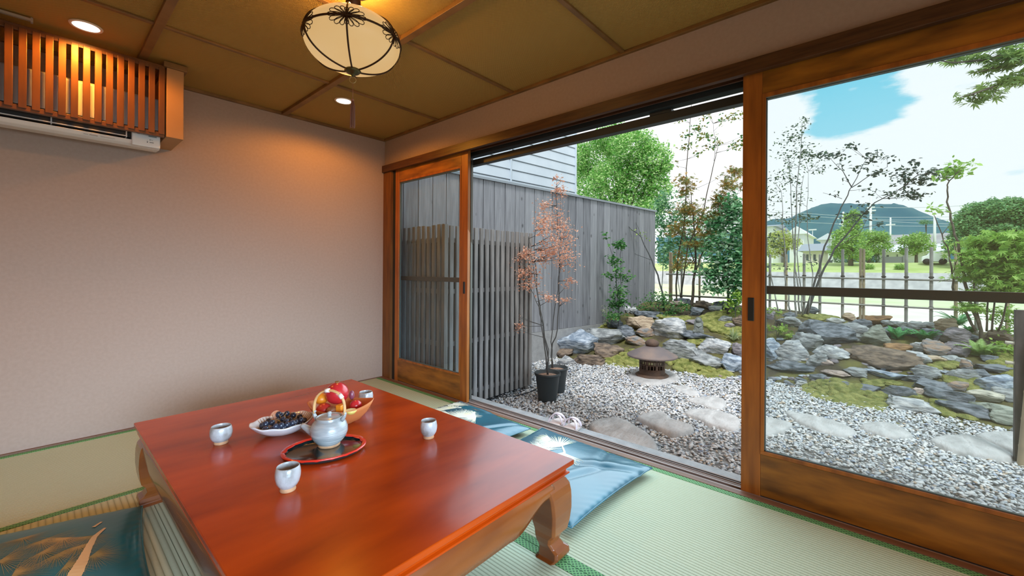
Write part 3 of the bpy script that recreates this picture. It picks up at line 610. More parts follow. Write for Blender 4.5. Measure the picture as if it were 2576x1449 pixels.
# (u from the door side towards the table, v from near to far)
cushion([(-.135, -2.63), (-.80, -2.60), (-.80, -1.95), (-.085, -1.915)], .075, 'teal satin floor cushion nearest the wide sliding door, with a white pine print', satin,
        [(.30, .60, 1.9, .26, 90, 2.6), (.50, .66, 2.2, .22, 70, 2.8), (.22, .74, 1.0, .16, 50, 2.4), (.36, .52, -.6, .20, 60, 2.0), (.52, .50, .4, .18, 60, 2.6), (.62, .72, 2.4, .2, 60, 3.0)], cream, 3,
        folds=((.30, .18, .9, .22, .010), (.12, .30, -.35, .2, .006), (.55, .25, .3, .3, .007)), twigs=(((.26, .60, .006), (.34, .52, .010), (.46, .46, .012), (.6, .42, .01)), ((.36, .78, .006), (.42, .70, .012), (.50, .64, .012))))
cushion([(-.14, -1.87), (-.80, -1.85), (-.78, -1.13), (-.075, -1.16)], .072, 'teal satin floor cushion at the far corner between narrow sliding door and table', satin,
        [(.24, .46, .7, .2, 70, 3.0), (.36, .52, 2.2, .22, 70, 3.0), (.26, .78, 1.8, .26, 90, 3.0), (.45, .82, 1.6, .24, 80, 3.0), (.20, .90, 2.8, .18, 60, 3.0), (.55, .6, 2.6, .22, 70, 3.0), (.40, .68, .3, .2, 60, 3)], cream, 8,
        folds=((.12, .62, 1.2, .2, .014), (.4, .2, .3, .3, .006)), twigs=(((.16, .56, .008), (.26, .50, .014), (.36, .44, .014)),))
fl = []
rgf = random.Random(4)
for (u_, v_, a, r_) in ((.20, .60, 2.6, .16), (.26, .48, 1.9, .15), (.30, .66, 2.8, .15), (.34, .52, 2.2, .14), (.22, .38, 1.4, .13), (.40, .44, 2.4, .18), (.48, .60, 3.0, .17), (.42, .30, 2.0, .16), (.55, .42, 2.6, .2), (.33, .33, 1.0, .15), (.5, .2, 1.8, .17), (.64, .30, 2.4, .19), (.75, .72, 2.0, .15), (.84, .62, 1.2, .14), (.80, .50, 2.9, .14), (.68, .5, .8, .13)):
    fl.append((u_, v_, a, r_, 34, 3.2))
cushion([(-1.845, -1.245), (-2.44, -1.05), (-2.53, -1.68), (-1.895, -1.88)][::1], .085, 'dark green-teal satin floor cushion with gold pine print', satin_g, [(f[0], f[1], f[2], f[3], f[4], f[5]) for f in fl], gold, 12,
        folds=((.04, .4, 1.5, .25, .008),), twigs=(((.16, .30, .006), (.20, .40, .012), (.22, .52, .016), (.24, .66, .022), (.27, .80, .03)), ((.62, .42, .02), (.72, .34, .014), (.84, .40, .012), (.94, .38, .01)), ((.18, .2, .006), (.22, .28, .008))))
# ---------------------------------------------------------------- air conditioner and its lattice
YA = -.34
lat_w = mat('lattice_wood', (.15, .046, .006), .45, col2=(.10, .03, .005), scale=5, stretch=(6, 6, 1), coat=.1)
lat = thing('lattice_cover', 'orange-brown wooden lattice box on the wall hiding the air conditioner', 'lattice cover', (-2.1, YA, 1.75))
xr = -1.648
wlink('bottom_rail', MB().box(-2.9, xr, YA-.012, YA+.012, 1.752, 1.778), lat_w, lat, bevel=.002)
wlink('top_rail', MB().box(-2.9, xr, YA-.012, YA+.012, 2.135, 2.165), lat_w, lat, bevel=.002)
k = 0; x = xr-.013
while x > -2.9:
    wlink('slat', MB().box(x-.0135, x+.0135, YA-.016, YA+.004, 1.765, 2.15), lat_w, lat, bevel=.0015); x -= .0435
wlink('inner_rail', MB().box(-2.9, xr, YA+.004, YA+.02, 1.782, 1.787), groove, lat)
wlink('side_panel', MB().box(-1.64, -1.56, YA-.014, -.001, 1.757, 2.178), mat('panel_ochre', (.46, .24, .10), .6, col2=(.42, .21, .08), scale=6), lat, bevel=.002)
wlink('panel_cap', MB().box(-1.655, -1.545, YA-.03, -.001, 2.158, 2.19), batten_m, lat, bevel=.002)
ac_w = mat('ac_plastic', (.74, .70, .66), .4)
ac = thing('air_conditioner', 'white wall air conditioner behind the wooden lattice', 'air conditioner', (-2.1, -.15, 1.66))
wlink('body', MB().box(-2.52, -1.655, -.295, -.001, 1.785, 1.985), ac_w, ac, bevel=.018, seg=4)
chin = MB(); 
pr_ = [(-.005, 1.80), (-.14, 1.700), (-.25, 1.692), (-.274, 1.702), (-.284, 1.722), (-.262, 1.726), (-.20, 1.735), (-.20, 1.80)]
n8 = len(pr_); vs = [(x, y, z) for x in (-2.52, -1.655) for y, z in pr_]
chin.add(vs, [tuple(range(n8)), tuple(range(2*n8-1, n8-1, -1))]+[(i, n8+i, n8+(i+1) % n8, (i+1) % n8) for i in range(n8)]); wlink('lower_casing', chin, ac_w, ac, bevel=.003)
wlink('outlet_slot', MB().box(-2.50, -1.785, -.268, -.2, 1.735, 1.770), groove, ac)
wlink('louver', MB().beam((-2.49, -.262, 1.738), (-1.80, -.262, 1.738), .04, .004).box(-2.09, -2.085, -.276, -.22, 1.732, 1.765).box(-1.805, -1.80, -.276, -.22, 1.732, 1.765), ac_w, ac)
pnl = wlink('control_panel', MB().box(-1.782, -1.657, -.292, -.2, 1.694, 1.774), mat('ac_panel', (.80, .79, .78), .35), ac, bevel=.006, seg=3)
wlink('display', MB().box(-1.7100, -1.6740, -0.2935, -0.2900, 1.7520, 1.7700), mat('grey_display', (.30, .34, .34), .3), pnl)
mk = mat('panel_ink', (.10, .10, .10), .6)
wlink('panel_marks', MB().box(-1.7630, -1.7520, -0.2935, -0.2900, 1.7630, 1.7680).box(-1.7590, -1.7480, -0.2935, -0.2900, 1.7595, 1.7630).box(-1.7420, -1.7310, -0.2935, -0.2900, 1.7610, 1.7660).box(-1.7045, -1.7025, -0.2935, -0.2900, 1.7320, 1.7390).box(-1.7035, -1.6985, -0.2935, -0.2900, 1.7380, 1.7390).box(-1.7035, -1.6985, -0.2935, -0.2900, 1.7320, 1.7330).box(-1.6950, -1.6940, -0.2935, -0.2900, 1.7320, 1.7390).box(-1.6930, -1.6900, -0.2935, -0.2900, 1.7320, 1.7330)
      .box(-1.7170, -1.7125, -0.2935, -0.2900, 1.7180, 1.7240).box(-1.7160, -1.7142, -0.2935, -0.2900, 1.7290, 1.7310).box(-1.7055, -1.6870, -0.2935, -0.2900, 1.7195, 1.7225), mk, pnl)
wlink('casing_text', MB().box(-1.9500, -1.9180, -0.2860, -0.2830, 1.7060, 1.7100).box(-1.9720, -1.9550, -0.2860, -0.2830, 1.7070, 1.7090).box(-1.9080, -1.8500, -0.2860, -0.2830, 1.7070, 1.7085), mat('faint_ink', (.34, .33, .32), .6), ac)
cr_ = thing('curtain_rail', 'thin pale metal rail on the ceiling above the lattice', 'rail', (-2.3, YA-.04, H-.02))
wlink('rail_bar', MB().box(-2.9, -2.152, YA-.065, YA-.050, H-.020, H-.008), mat('rail_metal', (.5, .46, .38), .35, metal=.6), cr_)
wlink('end_stop', MB().box(-2.158, -2.150, YA-.068, YA-.047, H-.026, H-.004), mat('rail_metal', (.5, .46, .38)), cr_)
# ---------------------------------------------------------------- recessed downlights
lamp_e = mat('lamp_disc', (1, .93, .80), .5, emit=3.0, emcol=(1, .93, .82))
ringm = mat('lamp_trim', (.75, .6, .45), .5)
def downlight(x, y, label, e_spot):
    e = thing('downlight', label, 'ceiling light', (x, y, H-.004))
    link('trim_ring', MB().lathe([(.050, .006), (.050, -.002), (.060, -.003), (.062, .002)], 40), ringm, e)
    link('lamp_lens', MB().lathe([(.0, -.0005), (.050, -.0005)], 40), lamp_e, e)
    L = bpy.data.lights.new('downlight_bulb', 'SPOT'); L.energy = e_spot*2.2; L.color = (1, .38, .04); L.spot_size = math.radians(168); L.spot_blend = .35; L.shadow_soft_size = .045
    o = bpy.data.objects.new('downlight_bulb', L); COL.objects.link(o); o.parent = e; o.location = (0, 0, -.02)
    return e
downlight(-1.976, -.50, 'round recessed downlight over the wooden lattice', 14)
downlight(-.690, -.585, 'round recessed downlight behind the pendant tassel', 13)
for x, y, la in ((-.8, -4.85, 'near the rear of the room'), (-1.976, -4.85, 'behind the camera'), (-3.0, -1.8, 'near the left wall')): downlight(x, y, 'unseen round downlight added in the ceiling '+la, 12)  # unseen downlights added to bring more warm light into the room
# ---------------------------------------------------------------- pendant lamp
ZL = 1.78
d = ray(888, 100); pc = CAM+d*ZL; px_, py_ = float(pc[0]), float(pc[1])
pl = thing('pendant_lamp', 'cream glass ceiling lamp with dark metal ribs, flower tracery and a tassel', 'ceiling lamp', (px_, py_, H))
shade_m = bpy.data.materials.new('lamp_glass'); shade_m.use_nodes = True; t = shade_m.node_tree; b = t.nodes['Principled BSDF']; b.inputs['Base Color'].default_value = (.20, .13, .06, 1); b.inputs['Roughness'].default_value = .35
tcn = t.nodes.new('ShaderNodeTexCoord'); nzn = t.nodes.new('ShaderNodeTexNoise'); nzn.inputs['Scale'].default_value = 5; t.links.new(tcn.outputs['Object'], nzn.inputs[0])
mxn = t.nodes.new('ShaderNodeMix'); mxn.data_type = 'RGBA'; mxn.inputs['A'].default_value = (.95, .56, .20, 1); mxn.inputs['B'].default_value = (.98, .68, .32, 1); t.links.new(nzn.outputs['Fac'], mxn.inputs['Factor'])
t.links.new(mxn.outputs['Result'], b.inputs['Emission Color']); b.inputs['Emission Strength'].default_value = .62
iron = mat('dark_bronze', (.05, .022, .008), .4, metal=.5)
RS, RV, zc = .193, .118, -.236    # shade half width, half height, centre below the ceiling
def sh(t, ph, off=0):  # t azimuth, ph latitude
    return ((RS+off)*math.cos(ph)*math.cos(t), (RS+off)*math.cos(ph)*math.sin(t), zc+(RV+off)*math.sin(ph))
mb = MB().lathe([(RS*math.cos(p_), RV*math.sin(p_)) for p_ in [(-PI/2)+PI*i/40 for i in range(0, 39)]], 72, c=(0, 0, zc)); shade = link('shade', mb, shade_m, pl)
link('canopy', MB().lathe([(.0, .0), (.075, .0), (.075, -.012), (.04, -.02), (.03, -.05), (.03, -.112), (0, -.112)], 40), iron, pl)
Lb = bpy.data.lights.new('lamp_bulb', 'POINT'); Lb.energy = 24.0; Lb.color = (1, .55, .16); Lb.shadow_soft_size = .05; ob_l = bpy.data.objects.new('lamp_bulb', Lb); COL.objects.link(ob_l); ob_l.parent = pl; ob_l.location = (0, 0, -.085)
az0 = math.atan2(CAM[1]-py_, CAM[0]-px_)-.12
lat_r = .02
for k in range(6):
    t0 = az0+k*PI/3
    link('rib', MB().tube([sh(t0, -PI/2+.12+(PI*.80)*i/30, .003) for i in range(31)], .0036, 6), iron, shade)
link('band', MB().tube([sh(2*PI*i/72, lat_r, .003) for i in range(73)], .0042, 6, cap=False), iron, shade)
for k in range(6):
    t0 = az0+k*PI/3; fm = MB()
    for j in range(16):
        a = 2*PI*j/16; e1 = 1-.0; rad = .070*(abs(math.cos(a))**1.2*1.0+.62*(1-abs(math.cos(a))**1.2)); 
        def fp(rr_, aa): return sh(t0+rr_*math.cos(aa)/(RS*math.cos(lat_r)), lat_r+rr_*math.sin(aa)/(RV*1.35), .0045)
        petal = [fp(rad*s_, a+w_) for s_, w_ in ((.12, 0), (.55, .13), (.82, .19), (.97, .10), (1.0, 0), (.97, -.10), (.82, -.19), (.55, -.13), (.12, 0))]
        fm.tube(petal, .0015, 5)
    link('flower_tracery', fm, iron, shade)
link('finial', MB().lathe([(0, -.0), (.03, -.002), (.034, -.008), (.026, -.016), (.015, -.022), (.006, -.026), (.006, -.032), (0, -.033)], 28, c=(0, 0, zc-RV+.004)), mat('aged_bronze', (.10, .085, .03), .35, metal=.6), pl)
brass = mat('brass', (.55, .42, .2), .3, metal=.8)
zr = zc-RV-.042
link('ring', MB().tube([(.013*math.cos(2*PI*i/24)*math.cos(az0+1.57), .013*math.cos(2*PI*i/24)*math.sin(az0+1.57), zr+.013*math.sin(2*PI*i/24)) for i in range(25)], .0015, 6), brass, pl)
tas_m = mat('tassel_thread', (.22, .075, .045), .7, col2=(.45, .22, .15), scale=60, stretch=(3, 3, .2))
link('cord', MB().tube([(0, 0, zr-.013), (.001, 0, zr-.07), (0, 0, zr-.083)], .0011, 5), tas_m, pl)
tm = MB().lathe([(0, -.078), (.006, -.082), (.0055, -.090)], 14, c=(0, 0, zr)); rg = random.Random(2)
for i in range(46):
    a = rg.random()*2*PI; q = rg.random()**.5*.011; L = rg.uniform(.105, .118)
    tm.tube([(q*.4*math.cos(a), q*.4*math.sin(a), zr-.088), (q*.9*math.cos(a), q*.9*math.sin(a), zr-.11), (q*math.cos(a), q*math.sin(a), zr-.088-L)], .0010, 4)
link('tassel', tm, tas_m, pl)
# ================================================================ GARDEN
ZG = -.30
XE = ((-6.5, 2.9), (-4.6, 3.05), (-4.2, 3.15), (-3.55, 3.42), (-3.1, 3.25), (-2.85, 3.55), (-2.3, 3.75), (-2.1, 3.5), (-1.4, 3.25), (-.6, 3.15), (-.2, 2.95), (.5, 2.8))
ZTP = ((-6.5, .22), (-3.4, .24), (-2.6, .36), (-1.5, .42), (.5, .40))
def interp(tb, y):
    if y <= tb[0][0]: return tb[0][1]
    for (a, b_), (c, d_) in zip(tb, tb[1:]):
        if y <= c: return b_+(d_-b_)*(y-a)/(c-a)
    return tb[-1][1]
def terr(x, y):
    xe = interp(XE, y); zt = interp(ZTP, y); q = (x-xe)/(5.35-xe)
    if q <= 0: return ZG
    q = min(q, 1); return ZG+(zt-ZG)*(q*.75+.25*(1-(1-q)**2))
def hit(px, py, zoff=0.0):
    """where the sight line meets the ground of the garden"""
    d = ray(px, py); t0 = 2.0; prev = None
    for i in range(400):
        t = 2.0+i*.02; p = CAM+d*t
        if p[2] <= terr(p[0], p[1])+zoff or p[0] > 5.9: return p
    return CAM+d*8
moss_g = mat('moss_ground', (.17, .165, .045), .95, col2=(.075, .062, .04), scale=3.5, bump=.6, bscale=40, contrast=(.4, .6))
n = 90; xs = np.linspace(2.7, 6.05, n); ys = np.linspace(-6.5, .35, 120); V = []
for x in xs:
    for y in ys: V.append((x, y, terr(x, y)-.012+.018*noise.noise(Vector((x*5, y*5, 0)))+(-.10 if x < 2.75 else 0)))
m_ = len(ys); F = [(i*m_+j, (i+1)*m_+j, (i+1)*m_+j+1, i*m_+j+1) for i in range(n-1) for j in range(m_-1)]
fast_mesh('ground_mound', V, F, moss_g, smooth=True)['kind'] = 'structure'
soil_m = mat('gravel_bed', (.42, .43, .43), .95, col2=(.24, .24, .24), scale=60)
struct('ground_gravel_bed', MB().box(.2, 3.9, -6.5, 1.5, -.5, ZG-.012), soil_m)
# concrete ledge outside the sill
conc = mat('concrete', (.40, .41, .42), .85, col2=(.32, .33, .34), scale=14, bump=.2, bscale=80)
struct('ground_ledge', MB().box(.125, .335, -6.0, 1.0, -.5, -.075), conc, bevel=.006)
# pebbles
rng = np.random.RandomState(11)
def pebbles(name, x0, x1, y0, y1, cnt, smin, smax, mt, zf, keep=lambda x, y: True):
    base = np.array([(1, 0, 0), (.5, .87, 0), (-.5, .87, 0), (-1, 0, 0), (-.5, -.87, 0), (.5, -.87, 0), (.35, .35, .75), (-.45, .1, .8), (.1, -.45, .78), (0, 0, -.7)])
    tri = [(0, 1, 6), (1, 2, 6), (2, 7, 6), (2, 3, 7), (3, 4, 7), (4, 8, 7), (4, 5, 8), (5, 0, 8), (0, 6, 8), (6, 7, 8), (1, 0, 9), (2, 1, 9), (3, 2, 9), (4, 3, 9), (5, 4, 9), (0, 5, 9)]
    Vs = []; Fs = []; o = 0
    P = rng.rand(cnt, 2); P[:, 0] = x0+(x1-x0)*P[:, 0]; P[:, 1] = y0+(y1-y0)*P[:, 1]
    for x, y in P:
        if not keep(x, y): continue
        s = rng.uniform(smin, smax)*(1+.8*rng.rand()**4); a = rng.rand()*6.28; sc = np.array([s*rng.uniform(.8, 1.4), s*rng.uniform(.55, .95), s*rng.uniform(.35, .7)])
        q = base*(1+rng.uniform(-.18, .18, (10, 1)))*sc; tl = rng.uniform(-.5, .5); c, si = math.cos(tl), math.sin(tl)
        q = np.stack([q[:, 0]*c-q[:, 2]*si, q[:, 1], q[:, 0]*si+q[:, 2]*c], 1); c, si = math.cos(a), math.sin(a)
        q = np.stack([q[:, 0]*c-q[:, 1]*si+x, q[:, 0]*si+q[:, 1]*c+y, q[:, 2]+zf(x, y)+rng.uniform(-.004, .010)], 1)
        Vs.append(q); Fs.append(np.array(tri)+o); o += 10
    ob = fast_mesh(name, np.concatenate(Vs), np.concatenate(Fs), mt, smooth=False); return ob
peb_m = ramp_island('pebble', [(0, (.33, .37, .41)), (.15, (.64, .68, .71)), (.35, (.82, .85, .87)), (.5, (.46, .52, .60)), (.62, (.76, .78, .79)), (.80, (.88, .90, .92)), (.90, (.60, .48, .36)), (.94, (.28, .37, .54)), (1, (.70, .74, .77))], .75)
def vis(x, y):
    """only where the camera, or one a step aside, could see it"""
    d = np.array([x, y, 0])-CAM; dz = d @ _f; u_ = CXP+FPX*(d @ _r)/dz; return 1120 < u_ < 2760
g1 = pebbles('gravel', .335, 3.6, -5.2, .35, 46000, .0085, .0145, peb_m, lambda x, y: ZG, lambda x, y: vis(x, y) and x < interp(XE, y)+.1)
tag(g1, 'pale grey and blue mixed gravel covering the garden floor', 'gravel', kind='stuff')
# ---------------------------------------------------------------- rocks
rk = {}
def rmat(k, c1, c2, sc=6):
    rk[k] = mat('rock_'+k, c1, .8, col2=c2, scale=sc*1.6, stretch=(1, 1, 3.4), bump=1.0, bscale=16, bstretch=(1, 1, 3.5), contrast=(.40, .58), detail=10)
rmat('pale', (.68, .70, .71), (.34, .37, .40)); rmat('blue', (.52, .60, .70), (.20, .26, .34)); rmat('grey', (.44, .47, .48), (.20, .22, .23))
rmat('dark', (.24, .27, .31), (.08, .10, .12)); rmat('brown', (.30, .23, .17), (.14, .11, .09)); rmat('tan', (.58, .47, .34), (.36, .27, .19))
rmat('rust', (.42, .30, .22), (.26, .27, .28)); rmat('cream', (.62, .60, .50), (.36, .36, .30)); rmat('purple', (.34, .31, .34), (.18, .17, .19)); rmat('green', (.38, .42, .36), (.20, .23, .19)); rmat('orange', (.42, .25, .12), (.26, .16, .09)); rmat('pink', (.60, .48, .42), (.40, .33, .30))
ICO = {}
def ico(n):
    if n not in ICO:
        import bmesh
        bm = bmesh.new(); bmesh.ops.create_icosphere(bm, subdivisions=n, radius=1); bm.verts.ensure_lookup_table()
        ICO[n] = (np.array([v.co[:] for v in bm.verts]), np.array([[v.index for v in f.verts] for f in bm.faces])); bm.free()
    return ICO[n]
def rock_mesh(seed, sx, sy, sz, cuts=15, flat=False, rough=.06, lod=4):
    V, F = ico(lod); V = V.copy(); rg = np.random.RandomState(seed)
    for k in range(cuts):
        nrm = rg.normal(size=3); nrm /= np.linalg.norm(nrm); d = rg.uniform(.50, .80)
        if k == 0: nrm = np.array([rg.uniform(-.25, .25), rg.uniform(-.25, .25), 1]); nrm /= np.linalg.norm(nrm); d = .62 if flat else .74
        s = V @ nrm; over = s > d; V[over] -= np.outer(s[over]-d, nrm)
    of = rg.rand(3)*40
    for i in range(len(V)):
        v = V[i]; q = Vector((v[0]*2.2+of[0], v[1]*2.2+of[1], v[2]*4.5+of[2])); k = noise.fractal(q, 1.0, 2.2, 3)
        r_ = noise.noise(Vector((v[0]*1.1+of[1], v[1]*1.1+of[2], v[2]*1.1+of[0])))
        hf = noise.noise(Vector((v[0]*6+of[1], v[1]*6+of[0], v[2]*9))); st_ = noise.noise(Vector((v[0]*1.5+of[2], v[1]*1.5, v[2]*11+of[1]+2*r_))); V[i] = v*(1+rough*k+.13*r_+.05*(1 if st_ > .08 else -1 if st_ < -.1 else 0)+.05*hf)
    mn = V.min(0); mx = V.max(0); V = (V-(mn+mx)/2)/((mx-mn)/2)
    return V*np.array([sx, sy, sz]), F
nrock = 0
def rock(u0, u1, v0, v1, kind, label, seed=None, flat=False, yaw=None, name='garden_rock', cat='rock', sink=.25, dpt=None, group=None):
    """u0..u1, v0..v1: where the rock shows in the photograph; it stands on the ground met by the sight line through its foot"""
    global nrock
    nrock += 1; seed = seed or nrock*7+3
    uc = (u0+u1)/2; p = hit(uc, v1-1.5); dz = depth(p); w = (u1-u0)/FPX*dz; h = (v1-v0)/FPX*dz
    dd = (p-CAM)[:2]; dist = np.linalg.norm(dd); elev = (CAM[2]-p[2])/dist
    dep = w*(.62 if not flat else .75) if dpt is None else dpt
    sz = max((h-dep*elev*.85), h*.35)/ (1+0*sink)
    # the visible height is the true height plus the foreshortened depth of its top
    c = p[:2]+dd/dist*dep*.42
    zb = terr(c[0], c[1]) if c[0] > 2.7 else ZG
    zb = min(zb, p[2]); hz = (sz*(1+sink))/2
    V, F = rock_mesh(seed, w/2*1.03, dep/2, hz, flat=flat, lod=4 if name == 'garden_rock' else 2)
    a = math.atan2(dd[1], dd[0])-PI/2; cs, sn = math.cos(a), math.sin(a)
    V = np.stack([V[:, 0]*cs-V[:, 1]*sn, V[:, 0]*sn+V[:, 1]*cs, V[:, 2]], 1)
    zc_ = p[2]-sz*sink+hz+ (zb-p[2])*0
    o = fast_mesh(name, V, F, rk[kind], smooth=False, loc=(c[0], c[1], zc_))
    md = o.modifiers.new('b', 'WEIGHTED_NORMAL') if False else None
    for pl_ in (): pass
    return tag(o, label, cat, group)
